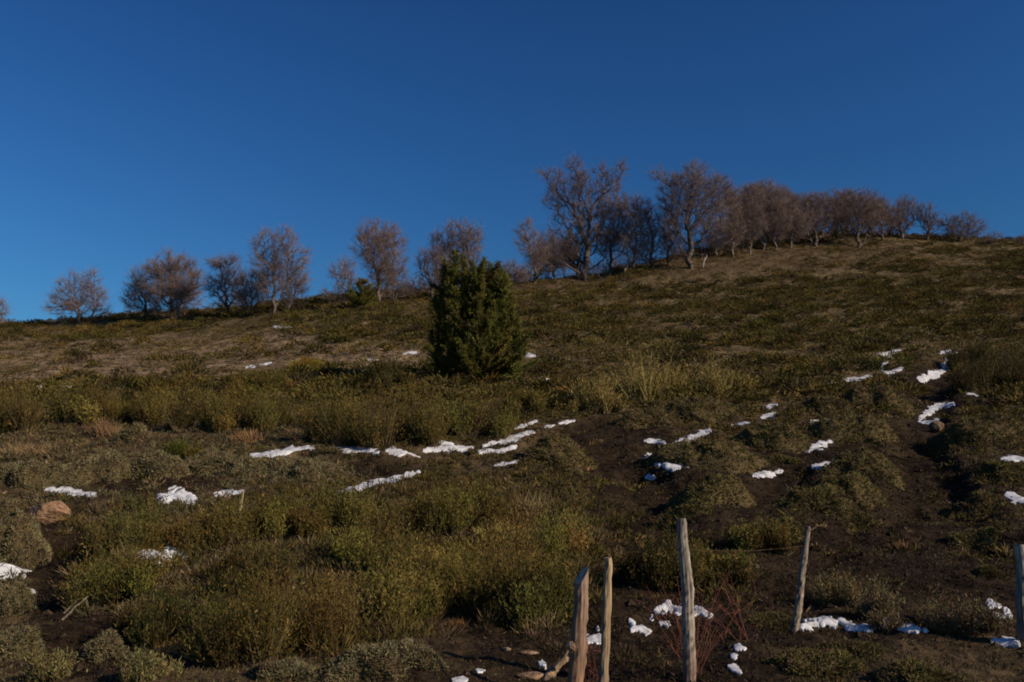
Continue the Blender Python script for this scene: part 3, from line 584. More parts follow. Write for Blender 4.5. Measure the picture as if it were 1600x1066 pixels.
for lb, px, py, w_, h_, up in [('tall reedy clump with upright straw coloured tips, centre of the slope', 1012, 628, 120, 104, 1.5), ('reedy clump right of the tallest straw tipped one', 1092, 622, 84, 80, 1.5), ('short straw tipped reedy clump farthest right in its row', 1150, 612, 70, 50, 1.5), ('dark rooted reedy clump left of the tallest straw tipped one', 930, 640, 100, 66, 1.2)]:
    shrub('reedy_broom', lb, px, py, w_, h_, GREEN, 'broom shrub', 'reedy brooms in mid slope', n=900, m=9, gold=.42, gcol=(.33, .25, .085), up=up * 2, lean=.15, stem_col=(.34, .26, .1), lobes=16)
for lb, px, py, w_, h_ in [('dark thicket shrub over the gully drift at the right edge', 1545, 608, 150, 76), ('dark shrub cut by the right edge above the gully', 1600, 600, 120, 70), ('dark shrub on top of the gully thicket', 1520, 570, 110, 40)]:
    shrub('broom_shrub', lb, px, py, w_, h_, DKGREEN, 'broom shrub', 'dark gully thicket', n=850, m=12, gold=.05)
# dry grass tufts
def tuft(label, px, py, wpx, hpx, col, n=260, name='dry_grass_tuft', cat='grass tuft', lean=.5, group='dry grass tufts', wind=(-.3, 0, 0)):
    P = hit(px, py)[0]; s = P[1] / FPX; m = G(); b = np.stack([R.normal(0, .2, n) * wpx * s, R.normal(0, .15, n) * wpx * s, np.zeros(n)], 1); b[:, 2] = ground(b[:, 0] + P[0], b[:, 1] + P[1]) - P[2] - .02
    d = np.stack([R.normal(0, lean, n), R.normal(0, lean, n), np.ones(n)], 1) + np.array(wind); d /= np.linalg.norm(d, axis=1, keepdims=True)
    m.spikes(b, d * (hpx * s * R.uniform(.5, 1.1, n))[:, None], .012 * (P[1] / 14) ** .8, jit(col, n)); o = m.build(name, M_TWIG, None, (0, 0, 0)); o.location = P; tag(o, label, cat, group)
tuft('orange dry grass tuft below the belt near the start of the snow path line', 385, 692, 44, 26, (.24, .14, .065)); tuft('orange brown dry tuft below the belt left of the grey cushion', 165, 680, 40, 30, (.22, .13, .07))
tuft('wide straw coloured grass patch near the left edge below the belt', 50, 706, 110, 26, (.23, .16, .08), 420, lean=1.1); tuft('tan dry tuft on bare soil right of the crooked post', 1408, 858, 22, 18, (.2, .12, .055), 120)
tuft('bleached tangle of dry twigs on the wispy broom', 832, 800, 70, 44, (.24, .17, .09), 220, lean=1.3); tuft('brown dead twig heap in the belt above the climbing snow', 760, 646, 80, 24, (.17, .115, .07), 350, lean=1.2)
tuft('brown dead twig heap behind the belt near the widest broom', 440, 652, 70, 20, (.15, .10, .06), 300, lean=1.2); tuft('rusty orange dead sprig at the foot of the thicket', 713, 975, 30, 14, (.2, .09, .035), 120, lean=.9)
# red stemmed twigs by the posts
def red_twigs(label, px, py, n, spread, hpx, seed):
    P = hit(px, py)[0]; rs = np.random.default_rng(seed); m = G()
    for k in range(n):
        a = rs.uniform(-1, 1); L = hpx * P[1] / FPX * rs.uniform(.5, 1.1); t = np.linspace(0, 1, 9)[:, None]
        tip = np.array([a * spread * P[1] / FPX, rs.uniform(-.3, .3), L]); q = np.array([rs.normal(0, .04), rs.normal(0, .04), -.03]) + t * tip * np.array([1, 1, 1.4]) - t ** 2.2 * np.array([0, 0, .4 * L]) + rs.normal(0, .006, (9, 3))
        m.tube(q, np.linspace(.004, .0016, 9), jit((.13, .05, .036), 1)[0], 4)
        for i in rs.integers(3, 8, 3): m.spikes(q[i:i + 1], rs.normal(0, .09, (1, 3)) + [[0, 0, .06]], .005, jit((.2, .075, .05), 1))
    o = m.build('red_twig_shrub', M_TWIG, None, (0, 0, 0)); o.location = P; tag(o, label, 'shrub', 'bare red twigs by the fence')
red_twigs('bare arching red twigs spreading at the foot of the birch barked post', 1082, 1058, 34, 100, 150, 1); red_twigs('few upright red twigs at the foot of the pale split post', 930, 1075, 8, 18, 70, 2)
red_twigs('sparse red twigs reaching toward the crooked post', 1160, 1000, 9, 110, 100, 3)

# ------------------------------------------------------------------ cushion plants
def cushion(label, px, py, wpx, hpx, col, group, n=2600, dry=.12):
    n = int(n * 1.7); flat = .62 if group == CG else .78
    P = hit(px, py)[0]; s = P[1] / FPX; a_, b_, H = wpx * .5 * s, wpx * .5 * s * .8, hpx * s * 1.0
    root = empty('cushion_plant', (P[0], P[1] + b_ * .6, ground(P[0], P[1] + b_ * .6))); tag(root, label, 'cushion plant', group); O = np.array(root.location)
    nu, nv = 14, 40; u = np.linspace(0, 1, nu); v = np.linspace(0, 2 * math.pi, nv, endpoint=False); U, Vv = np.meshgrid(u, v, indexing='ij')
    def surf(U, Vv):
        x = np.cos(Vv) * U; y = np.sin(Vv) * U; k = 1 + .75 * fbm(x * 1.2 + px, y * 1.2 + py, 3); X_ = x * a_ * k; Y_ = y * b_ * k
        prof = np.clip(1 - U ** 3, 0, 1) * (1 + .55 * fbm(X_ / .5 + px, Y_ / .5, 3) + .3 * fbm(X_ / .16 + px, Y_ / .16, 2)); g = ground(X_ + O[0], Y_ + O[1]) - O[2]
        return np.stack([X_, Y_, g + H * prof * flat - .02 - .1 * (U > .99)], -1)
    S = surf(U, Vv); i, j = np.meshgrid(np.arange(nu - 1), np.arange(nv), indexing='ij'); j2 = (j + 1) % nv
    F = np.concatenate([np.stack([i * nv + j, (i + 1) * nv + j, (i + 1) * nv + j2], -1).reshape(-1, 3), np.stack([i * nv + j, (i + 1) * nv + j2, i * nv + j2], -1).reshape(-1, 3)])
    m = G(); m.add(S, F, np.array((.075, .056, .026))); m.build('mound', M_MOSS, root, smooth=True)
    lod = P[1] / 14; U = R.random(n) ** .5 * 1.06; Vv = R.uniform(0, 6.283, n); q = surf(np.minimum(U, 1), Vv); q[:, 2] += .06 * (U > 1); e = surf(np.clip(U + .02, 0, 1.1), Vv)
    nrm = np.stack([np.cos(Vv) * U * .9 / 1, np.sin(Vv) * U * .9, 1.05 - U * .5], 1) + R.normal(0, .75, (n, 3)); nrm[:, 2] = np.abs(nrm[:, 2]); nrm /= np.linalg.norm(nrm, axis=1, keepdims=True)
    c_ = jit(col, n, .22) * np.exp(.7 * fbm(q[:, 0] / .35 + px, q[:, 1] / .35, 3))[:, None]; g = R.random(n) < np.clip(dry * .8 + .7 * fbm(q[:, 0] / .5 + 7, q[:, 1] / .5 + py, 2), 0, .9); c_[g] = jit((.12, .075, .045), g.sum())
    f = G(); h = n // 2; L = R.uniform(.03, .085, n) * lod ** .5
    f.spikes(q[:h] - nrm[:h] * .01, nrm[:h] * L[:h, None], .016 * lod ** .6, c_[:h]); f.leaves(q[h:] - nrm[h:] * .01, nrm[h:] * L[h:, None] * .8, .028 * lod ** .6, c_[h:]); f.build('foliage', M_LEAF, root)
CG, CL = 'dark cushion mounds on the right', 'grey green cushions on the left'
CC, GC = (.116, .098, .032), (.16, .137, .07)
for lb, px, py, w_, h_, d in [
 ('big cushion mound with snow curving up its left side', 1120, 730, 180, 52, .1), ('round green cushion in front of the big mound, above the bare soil', 1110, 785, 140, 58, .1), ('cushion behind the big mound topped by the thin snow line', 1215, 700, 120, 42, .1),
 ('wide cushion right of the hooked snow slab', 1360, 742, 130, 44, .1), ('green cushion directly under the shaded narrow streak', 1335, 775, 120, 36, .05), ('broad cushion with the level snow strip above it', 1345, 690, 150, 44, .15),
 ('brown cushion at the gully side below the long thin streak', 1380, 636, 110, 44, .35), ('brown hump behind the level snow strip', 1300, 645, 90, 28, .5), ('reddish dead cushion above the soil hollow', 1010, 668, 110, 34, .6),
 ('dark cushion behind the big mound, below the straw tipped reeds', 1090, 655, 150, 36, .4), ('cushion on the gully bank by the hook shaped drift', 1520, 690, 120, 40, .25), ('brown cushion at the right edge above the lens shaped snow', 1580, 680, 110, 38, .4),
 ('green strip of cushion between the two right edge snow patches', 1580, 755, 90, 34, .1), ('cushion right behind the top of the crooked post', 1228, 850, 80, 44, .15), ('small tight oval cushion near the right edge post', 1552, 904, 36, 20, .05),
 ('cushion left of the soil hollow near the path line end', 875, 735, 110, 42, .3), ('small cushion under the hooked slab beside the wavy strip', 1225, 724, 50, 14, .1), ('dull cushion at the soil edge below the round green one', 1070, 815, 90, 32, .3),
 ('low cushion on the soil slope below the wide ones', 1270, 790, 90, 26, .3), ('brown flecked cushion on the far right soil', 1530, 800, 90, 28, .4), ('dull low cushion above the right edge post', 1540, 850, 100, 26, .4), ('low olive cushion in the middle of the bare soil', 1340, 830, 80, 22, .4),
 ('olive cushion at the bottom right corner', 1450, 1062, 130, 30, .3), ('broad low cushion at the bottom edge right of the birch barked post', 1290, 1060, 150, 36, .35), ('low cushion right under the long snow bank', 1340, 1022, 110, 26, .3), ('olive cushion between snow crumbs and snow bank', 1215, 985, 70, 26, .25)]:
    cushion(lb, px, py, w_, h_, CC, CG, dry=d)
for lb, px, py, w_, h_, n_ in [
 ('large grey cushion below the boulder at the left edge', 5, 874, 110, 70, 3600), ('grey cushion under the thick left edge snow', 0, 960, 80, 44, 2400), ('grey cushion with curled tips at the left edge bottom', 10, 1030, 90, 56, 2800), ('domed round grey cushion with dry top, right of the straw patch', 237, 745, 90, 38, 2600),
 ('wide grey cushion left of the domed one', 140, 752, 130, 38, 3000), ('grey cushion at the left edge over the straw patch shadow', 30, 755, 130, 38, 3000), ('small grey cushion below the orange brown tuft', 200, 690, 50, 24, 1500), ('grey cushion in front of the vivid green broom', 330, 735, 120, 28, 2400),
 ('grey mat cushion at the bottom under the tallest broom', 560, 1062, 170, 52, 4600), ('grey mat cushion at the bottom left of the small dark stone', 440, 1066, 120, 36, 3000), ('grey cushion at the bottom right of the mat cushion', 640, 1045, 110, 44, 3000), ('grey green cushion on the soil below the dead sticks', 150, 1032, 80, 40, 2200), ('greyish low cushion behind the diagonal streak', 470, 745, 150, 28, 2600), ('pinkish grey cushion in front of the widest belt broom', 390, 745, 90, 24, 1800)]:
    cushion(lb, px, py, w_, h_, GC, CL, n=n_, dry=.1)

# ------------------------------------------------------------------ bare winter trees
BARKC = (.12, .092, .077); PALEBARK = (.2, .162, .136); TWC = (.19, .14, .122)
def grow(P, bf, fixed_parent):
    """joins scattered points to a branching skeleton: short wire, short way to the foot"""
    N = len(P); par = np.full(N, -1); pl = np.full(N, np.inf); inn = np.zeros(N, bool)
    order = []
    for k in range(N):
        if k == 0 or fixed_parent[k] >= 0:
            par[k] = fixed_parent[k]; pl[k] = 0 if k == 0 else pl[par[k]] + np.linalg.norm(P[k] - P[par[k]]); inn[k] = True; order.append(k)
    best = np.full(N, np.inf); bp = np.zeros(N, int)
    def upd(k):
        d = np.linalg.norm(P - P[k], axis=1); c = d * (1 + .5 * np.clip((P[k, 2] - P[:, 2]) / (d + .01), 0, 1)) + bf * pl[k]; m = (c < best) & ~inn; best[m] = c[m]; bp[m] = k
    for k in order[1 if len(order) > 3 else 0:]: upd(k)
    while not inn.all():
        b = np.where(inn, np.inf, best); k = int(np.argmin(b)); inn[k] = True; par[k] = bp[k]; pl[k] = pl[par[k]] + np.linalg.norm(P[k] - P[par[k]]); order.append(k); upd(k)
    return par, order
def tree(label, base, lobes, trunk=(), limbs=(), rpx=2.5, npts=260, layers=1.3, twc=TWC, bark=BARKC, depth=None, group=None, name='bare_tree', cat='bare tree', flat=.9, tw_len=(.35, 1.0), back=0, low=None):
    """base pixel; lobes (cx, cy, rx, ry) of the crown in pixels; trunk / limbs polylines in pixels"""
    if low is None: low = .55
    lobes = [(a, b, c * 1.1, d * 1.1) for a, b, c, d in lobes]
    xl, xr, yt = min(l[0] - l[2] for l in lobes), max(l[0] + l[2] for l in lobes), min(l[1] - l[3] for l in lobes); hh, ww = base[1] - yt, (xr - xl) / 2
    nlob = len(lobes)
    if low: lobes += [(base[0] + (xl - base[0]) * .5 * low, base[1] - .24 * hh, ww * .5 * low, .17 * hh), (base[0] + (xr - base[0]) * .5 * low, base[1] - .27 * hh, ww * .5 * low, .18 * hh), (base[0], base[1] - .42 * hh, ww * .55, .2 * hh)]
    B = hit(base[0], base[1])[0]; D = depth or B[1]; D += back
    B = at(base[0], base[1], D); B[2] = min(B[2], ground(B[0], D) + .3) if back == 0 else ground(B[0], D)
    s = D / FPX; rs = R
    P = [B - [0, 0, .3]]; fp = [-1]; yb = {}
    def addline(px_pts, start, yoff):
        prev = start; W = at(*np.array(px_pts, float).T, D); n = len(W)
        A = P[start]; yy = A[1] - D
        for i in range(n):
            seg0 = P[prev]; tgt = W[i] + [0, yy + yoff * (i + 1) / n, 0]; k = max(1, int(np.linalg.norm(tgt - seg0) / .6))
            for q in range(1, k + 1):
                P.append(seg0 + (tgt - seg0) * q / k + rs.normal(0, .13, 3) * [1, 1, .4]); fp.append(prev); prev = len(P) - 1
        return prev
    if not trunk:
        top = max(lobes, key=lambda l: l[2] * l[3]); trunk = [(base[0] + (top[0] - base[0]) * .25, base[1] + (top[1] - base[1]) * .4), (base[0] + (top[0] - base[0]) * .8, top[1] + top[3] * .1)]
    t0 = addline(trunk, 0, 0)
    for L in limbs:
        W0 = at(L[0][0], L[0][1], D); n = int(np.argmin([np.hypot(p[0] - W0[0], p[2] - W0[2]) for p in P])); addline(L[1:], n, rs.uniform(-1.5, 1.5))
    nl = len(P); area = np.array([l[2] * l[3] for l in lobes], float); wt = np.ones(len(lobes)); wt[nlob:] = .26; cnt = np.maximum(5, (npts * 1.45 * area * wt / (area * wt).sum()).astype(int))
    LC = []; lob = [-1] * nl
    for li, (l, c) in enumerate(zip(lobes, cnt)):
        d = rs.normal(size=(c, 3)); d /= np.linalg.norm(d, axis=1, keepdims=True); d *= (rs.random((c, 1)) ** .42)
        cen = at(l[0], l[1], D + rs.uniform(-.35, .35) * l[2] * s); q = cen + d * np.array([l[2] * s, l[2] * s * flat, l[3] * s]); LC.append(cen)
        for v in q: P.append(v); fp.append(-1); lob.append(li)
    P = np.array(P); P[nl:, 2] = np.maximum(P[nl:, 2], B[2] + .4); fp = np.array(fp); lob = np.array(lob)
    par, order = grow(P, .38, fp); n = len(P); w_ = np.ones(n)
    for k in order[::-1]:
        if par[k] >= 0: w_[par[k]] += w_[k]
    rad_ = np.maximum(.018, rpx * .95 * s * (w_ / w_[0]) ** .5); root = empty(name, B); tag(root, label, cat, group)
    e = np.nonzero(par >= 0)[0]; m = G(); A_, B_ = P[par[e]], P[e]; ra, rb = np.minimum(rad_[par[e]], rad_[e] * 1.35), rad_[e]
    mid = (A_ + B_) / 2 + rs.normal(0, 1, (len(e), 3)) * np.linalg.norm(B_ - A_, axis=1)[:, None] * .07; rm = (ra + rb) / 2
    cc = jit(bark, len(e), .15, .05); m.cones(A_, mid, ra, rm, cc, 5); m.cones(mid, B_, rm, rb, cc, 5); m.build('trunk', M_BARK, root, B, True)
    # fine twigs
    A = sum(l[2] * l[3] for l in lobes) * math.pi * s * s * .75; aw = .0068 * np.mean(tw_len) * .8; nt_ = int(min(34000, A * layers * 1.2 / aw)); n1 = nt_ // 3
    src = nl + rs.integers(0, n - nl, n1); t = rs.random((n1, 1)); pos = P[par[src]] * (1 - t) + P[src] * t
    out = P[src] - np.array(LC)[lob[src]]; out /= np.linalg.norm(out, axis=1, keepdims=True) + .01
    pd = P[src] - P[par[src]]; pd /= np.linalg.norm(pd, axis=1, keepdims=True) + .01
    d = out * .55 + pd * .6 + rs.normal(0, .5, (n1, 3)) + [0, 0, .3]; d /= np.linalg.norm(d, axis=1, keepdims=True); L = rs.uniform(*tw_len, n1)
    cr = G(); cr.spikes(pos, d * L[:, None], .017, jit(twc, n1, .2, .06)); k = np.repeat(np.arange(n1), 2); tt = rs.uniform(.25, .95, (2 * n1, 1)); p2 = pos[k] + d[k] * L[k, None] * tt
    d2 = d[k] * .7 + rs.normal(0, .6, (2 * n1, 3)) + [0, 0, .15]; d2 /= np.linalg.norm(d2, axis=1, keepdims=True); cr.spikes(p2, d2 * (L[k] * rs.uniform(.4, .8, 2 * n1))[:, None], .012, jit(twc, 2 * n1, .2, .06)); cr.build('crown', M_TWIG, root, B)
    return root
GL, GG = 'bare trees along the left ridge', 'bare trees of the grove on the right ridge'
tree('bare tree cut off by the left edge of the photo', (-8, 512), [(-4, 488, 16, 18)], npts=90, group=GL)
tree('leaning wide bare tree, left one of the leftmost close pair', (127, 504), [(112, 452, 24, 24), (92, 478, 22, 16), (118, 482, 18, 14)], trunk=[(124, 485), (114, 465)], npts=220, layers=.95, group=GL)
tree('slim upright bare tree, right one of the leftmost close pair', (147, 503), [(143, 440, 14, 17), (146, 462, 20, 16), (156, 484, 16, 9)], trunk=[(146, 470), (143, 440)], rpx=2, npts=170, layers=.85, group=GL)
tree('broad round crowned bare tree with dark low limb, second clump from the left', (267, 500), [(268, 420, 38, 24), (245, 440, 30, 28), (292, 440, 26, 28), (268, 462, 34, 22), (302, 466, 16, 14)], trunk=[(267, 475), (266, 440)], limbs=[[(267, 476), (255, 470), (247, 455)]], rpx=3.4, npts=420, layers=1.5, group=GL)
tree('low hazy bare tree leaning out left of the broad round crown', (230, 502), [(214, 445, 18, 22), (208, 468, 16, 18), (226, 470, 20, 20)], npts=170, layers=1., group=GL)
tree('thin bare tree standing tight against the broad round crown on its right', (279, 499), [(284, 455, 18, 22), (300, 450, 12, 18)], rpx=1.8, npts=100, layers=.7, group=GL)
tree('dark layered bare tree with flat shelves of twigs, left of the tall feathery one', (354, 494), [(355, 413, 22, 12), (337, 412, 14, 8), (345, 440, 22, 14), (338, 455, 14, 12), (368, 440, 18, 20)], trunk=[(354, 470), (356, 435), (354, 415)], limbs=[[(353, 480), (345, 470), (338, 458)]], rpx=2.8, npts=260, layers=1.2, twc=(.17, .12, .105), group=GL)
tree('low reddish bare bush tree between the dark layered one and the tall feathery one', (394, 492), [(390, 455, 24, 26), (380, 470, 16, 16), (404, 445, 14, 18)], rpx=1.8, npts=180, layers=1.3, group=GL)
tree('tall feathery bare tree with twin plumes, highest left of the yellow slope', (427, 490), [(412, 378, 17, 20), (446, 380, 20, 22), (455, 405, 28, 20), (415, 412, 22, 24), (430, 440, 28, 26), (464, 432, 16, 18)], trunk=[(427, 465), (428, 425), (432, 395)], limbs=[[(428, 440), (416, 410), (412, 375)], [(428, 430), (446, 400), (450, 375)]], rpx=3.2, npts=420, layers=1.05, group=GL)
tree('slight pale bare tree behind the tall feathery one on its right', (448, 488), [(458, 450, 18, 24), (470, 440, 12, 16)], rpx=1.6, npts=90, layers=.8, bark=PALEBARK, group=GL)
tree('small pale stemmed bare tree left of the little round evergreen', (541, 482), [(536, 424, 20, 20), (540, 445, 18, 18), (520, 462, 16, 10)], trunk=[(541, 455), (538, 425)], rpx=2., npts=160, layers=.85, bark=PALEBARK, group=GL)
tree('tall bare tree with mushroom shaped brown crown right of the little round evergreen', (592, 473), [(588, 364, 28, 18), (575, 385, 24, 20), (608, 380, 24, 24), (592, 400, 26, 24), (617, 412, 16, 20), (596, 432, 18, 18)], trunk=[(592, 450), (595, 410), (592, 375)], limbs=[[(594, 425), (582, 400), (572, 375)], [(594, 420), (608, 398), (618, 380)]], rpx=4., npts=420, layers=1.25, twc=(.195, .138, .11), group=GL)
tree('low brushy bare tree skirting the right side of the mushroom crown', (618, 470), [(620, 438, 18, 20), (634, 455, 14, 12), (606, 452, 12, 14)], rpx=1.6, npts=110, layers=.95, group=GL)
tree('dark fan shaped bare tree rising left of the conifer', (676, 468), [(662, 412, 13, 20), (676, 400, 12, 18), (690, 420, 14, 24), (670, 440, 16, 16)], trunk=[(674, 450), (668, 428)], limbs=[[(674, 452), (660, 425), (654, 408)], [(674, 452), (690, 425), (694, 405)]], rpx=3, npts=180, layers=.9, twc=(.16, .118, .108), group=GL)
tree('tall rounded bare tree right behind the top of the conifer', (727, 462), [(722, 360, 28, 17), (736, 375, 18, 18), (712, 385, 20, 20), (725, 402, 26, 20)], trunk=[(726, 440), (723, 400), (720, 365)], limbs=[[(725, 420), (735, 390), (742, 368)]], rpx=3, npts=280, layers=1., group=GL)
tree('shorter bare tree filling between the dark fan and the tall rounded one', (695, 462), [(690, 378, 18, 16), (686, 400, 18, 18), (698, 425, 20, 22)], rpx=2.4, npts=190, layers=1.05, group=GL)
tree('faint low bare scrub tree at the ridge left of the dark fan', (645, 468), [(646, 450, 18, 13), (636, 456, 14, 8)], rpx=1.2, npts=70, layers=.8, group=GL)
tree('low brown bare bush tree just right of the conifer top', (800, 446), [(800, 425, 22, 14), (786, 430, 14, 10), (815, 432, 14, 10)], rpx=1.6, npts=110, layers=1.3, group=GL)
tree('slender pale bare tree at the left edge of the grove', (836, 441), [(821, 360, 13, 17), (826, 382, 20, 18), (842, 395, 16, 20), (832, 415, 16, 14)], trunk=[(836, 415), (828, 385), (821, 358)], rpx=2.2, npts=200, layers=1., bark=PALEBARK, group=GL)
tree('largest gnarled bare tree with bare crooked crown limbs above the grove', (914, 437), [(858, 272, 18, 10), (870, 285, 12, 10), (897, 264, 14, 20), (905, 285, 14, 16), (940, 270, 12, 16), (968, 264, 12, 14), (958, 284, 10, 10), (864, 318, 18, 20), (886, 350, 30, 22), (925, 345, 24, 26), (945, 330, 20, 20), (862, 395, 34, 26), (900, 385, 24, 24), (945, 375, 26, 26), (880, 300, 28, 26), (912, 300, 28, 32), (948, 298, 24, 26)],
     trunk=[(916, 405), (918, 378), (922, 355), (922, 333)], bark=(.10, .078, .066), limbs=[[(922, 333), (938, 309), (961, 294), (970, 272), (973, 260)], [(938, 309), (941, 292), (938, 265)], [(917, 385), (905, 355), (896, 322), (869, 299), (863, 282), (848, 268)], [(896, 322), (895, 293), (897, 250)], [(917, 390), (895, 392), (870, 388)], [(918, 385), (940, 378), (958, 362)]], rpx=6.5, npts=900, layers=1.5, low=.5, twc=(.18, .132, .114), group=GG)
tree('second dark trunk rising beside the largest gnarled tree', (904, 432), [(896, 385, 22, 24), (880, 400, 20, 20)], trunk=[(905, 405), (898, 380)], rpx=5, npts=120, layers=.8, bark=(.13, .10, .085), group=GG)
tree('reddish bushy bare tree left under the largest gnarled tree', (866, 437), [(858, 395, 24, 30), (845, 410, 18, 18), (875, 400, 18, 22)], rpx=2.2, npts=200, layers=1.3, group=GG)
for lb, b, L in [('bare tree right beside the largest gnarled one', (952, 430), [(962, 335, 28, 30), (950, 372, 24, 26), (975, 365, 22, 24)]), ('round bare tree midway between the two largest trees', (990, 424), [(988, 325, 26, 22), (995, 350, 26, 26), (985, 385, 24, 22)]), ('low dark bare tree right of the midway round one', (1018, 420), [(1012, 345, 22, 26), (1022, 375, 22, 24), (1005, 395, 18, 16)]), ('thin bare tree with grey stem left of the second largest', (1046, 414), [(1045, 350, 18, 28), (1050, 385, 18, 18)])]:
    tree(lb, b, L, rpx=2.8, npts=300, layers=.95, group=GG, twc=(.21, .155, .135))
tree('second largest bare tree with wide spreading limbs and pale lower bough', (1079, 420), [(1030, 272, 14, 9), (1050, 285, 24, 16), (1088, 266, 22, 13), (1085, 292, 36, 22), (1124, 285, 20, 16), (1132, 312, 26, 20), (1050, 318, 24, 20), (1095, 328, 34, 22), (1052, 352, 24, 18), (1112, 350, 26, 18), (1085, 310, 56, 40)],
     trunk=[(1078, 395), (1076, 370), (1074, 335), (1077, 309), (1086, 285), (1090, 268)], bark=(.12, .095, .08), limbs=[[(1075, 335), (1060, 312), (1048, 301), (1036, 303), (1024, 309)], [(1060, 312), (1042, 287), (1022, 268)], [(1075, 362), (1090, 345), (1103, 332), (1125, 325), (1148, 320)], [(1077, 309), (1100, 295), (1125, 280)], [(1077, 378), (1060, 368), (1042, 376), (1032, 388)]], rpx=4.8, npts=800, layers=1.5, low=.5, group=GG)
bk = 'pale straight stemmed trees packed behind the second largest'
for lb, b, top, r in [('straight bare tree right behind the second largest bare tree', (1142, 402), (1142, 300), 2), ('close grown pale stemmed tree in the grove centre', (1160, 398), (1160, 290), 2), ('close grown pale stemmed tree in the grove centre', (1172, 394), (1176, 285), 1.8), ('tree at the highest rounded part of the close grown grove', (1192, 392), (1194, 282), 2.6),
                      ('close grown pale stemmed tree in the grove centre', (1208, 388), (1212, 290), 1.8), ('close grown pale stemmed tree in the grove centre', (1222, 386), (1228, 300), 2), ('straight bare tree at the right shoulder of the close grown grove', (1238, 384), (1244, 305), 2), ('low bare tree under the wide limbs of the second largest', (1118, 404), (1122, 345), 1.8)]:
    b = (b[0] + R.uniform(-5, 5), b[1] + R.uniform(-9, 5)); h = b[1] - top[1]; tree(lb, b, [(top[0], top[1] + .2 * h, 18, .2 * h), (top[0] - 6, top[1] + .42 * h, 17, .2 * h), (top[0] + 7, top[1] + .55 * h, 17, .2 * h), (top[0], top[1] + .72 * h, 12, .14 * h)], trunk=[(b[0] + .3 * (top[0] - b[0]), b[1] - .35 * h), (top[0], top[1] + .1 * h)], rpx=r, npts=230, layers=1.1, bark=PALEBARK, group=GG)
tree('dark low branching bare tree on the brown grove floor', (1276, 386), [(1262, 325, 22, 18), (1282, 318, 26, 18), (1270, 345, 28, 16), (1296, 340, 18, 16)], trunk=[(1275, 368), (1272, 345)], rpx=3.4, npts=320, layers=1.2, bark=(.15, .12, .10), group=GG)
tree('widest domed bare tree right of the low branching one', (1340, 386), [(1322, 312, 26, 14), (1345, 312, 26, 15), (1335, 332, 40, 18), (1365, 335, 20, 18), (1310, 340, 18, 14)], trunk=[(1340, 365), (1338, 340)], limbs=[[(1340, 368), (1325, 345), (1318, 325)], [(1340, 365), (1356, 342), (1364, 325)]], rpx=3.6, npts=420, layers=1.15, group=GG)
tree('bare tree with sloping crown on the descending grove edge', (1378, 376), [(1372, 325, 18, 18), (1385, 338, 20, 18), (1360, 345, 16, 14)], rpx=2, npts=180, layers=1., group=GG)
tree('thin bare tree partly behind the widest domed one', (1300, 374), [(1300, 318, 22, 18), (1306, 335, 18, 20)], rpx=2, npts=150, layers=1., group=GG)
tree('bare tree with open V shaped limbs on the right skyline', (1411, 373), [(1404, 335, 18, 18), (1424, 330, 16, 20), (1415, 318, 14, 10)], trunk=[(1411, 366)], limbs=[[(1411, 367), (1398, 350), (1392, 340)], [(1411, 367), (1424, 345), (1428, 328)]], rpx=3, npts=170, layers=.75, group=GG)
tree('narrow twin stemmed bare tree next to the V shaped one', (1450, 375), [(1446, 332, 14, 16), (1458, 345, 12, 20), (1440, 345, 10, 14)], trunk=[(1449, 366)], limbs=[[(1449, 367), (1442, 348), (1438, 335)], [(1450, 367), (1457, 345), (1452, 325)]], rpx=2.4, npts=140, layers=.75, group=GG)
tree('low spreading many stemmed bare tree, last large one on the right skyline', (1500, 378), [(1482, 350, 16, 16), (1504, 345, 20, 12), (1524, 355, 18, 14), (1500, 362, 26, 10)], trunk=[(1500, 372)], limbs=[[(1500, 373), (1485, 355), (1476, 343)], [(1500, 373), (1512, 352), (1520, 343)], [(1500, 373), (1525, 360), (1540, 354)]], rpx=2.8, npts=240, layers=.85, group=GG)
tree('little bare bush at the far right end of the skyline', (1550, 381), [(1550, 371, 14, 7)], rpx=1, npts=50, layers=.9, group=GG)
tree('tiny bare bush touching the right edge on the skyline', (1596, 383), [(1598, 374, 12, 5)], rpx=1, npts=40, layers=.9, group=GG)
for b, t in [((1150, 396), (1152, 296)), ((1166, 393), (1168, 292)), ((1182, 391), (1184, 286)), ((1200, 389), (1203, 286)), ((1216, 386), (1220, 294)), ((1230, 384), (1236, 300))]:
    h = b[1] - t[1]; tree('close grown pale stemmed tree in the grove centre', b, [(t[0], t[1] + .18 * h, 17, .18 * h), (t[0] + 5, t[1] + .4 * h, 17, .2 * h), (t[0] - 5, t[1] + .6 * h, 15, .18 * h)], trunk=[(b[0], b[1] - .35 * h), (t[0], t[1] + .1 * h)], rpx=1.7, npts=160, layers=1.1, bark=PALEBARK, group=GG, back=7)
for b, t in [((1258, 380), (1258, 306)), ((1322, 376), (1320, 300)), ((1358, 376), (1362, 304)), ((1392, 376), (1396, 326))]:
    h = b[1] - t[1]; tree('bare tree in the unbroken row of brown crowns sloping down right', b, [(t[0], t[1] + .22 * h, 22, .22 * h), (t[0] + 6, t[1] + .5 * h, 20, .2 * h)], trunk=[(b[0], b[1] - .4 * h), (t[0], t[1] + .2 * h)], rpx=2, npts=150, layers=1.2, group=GG, back=4)
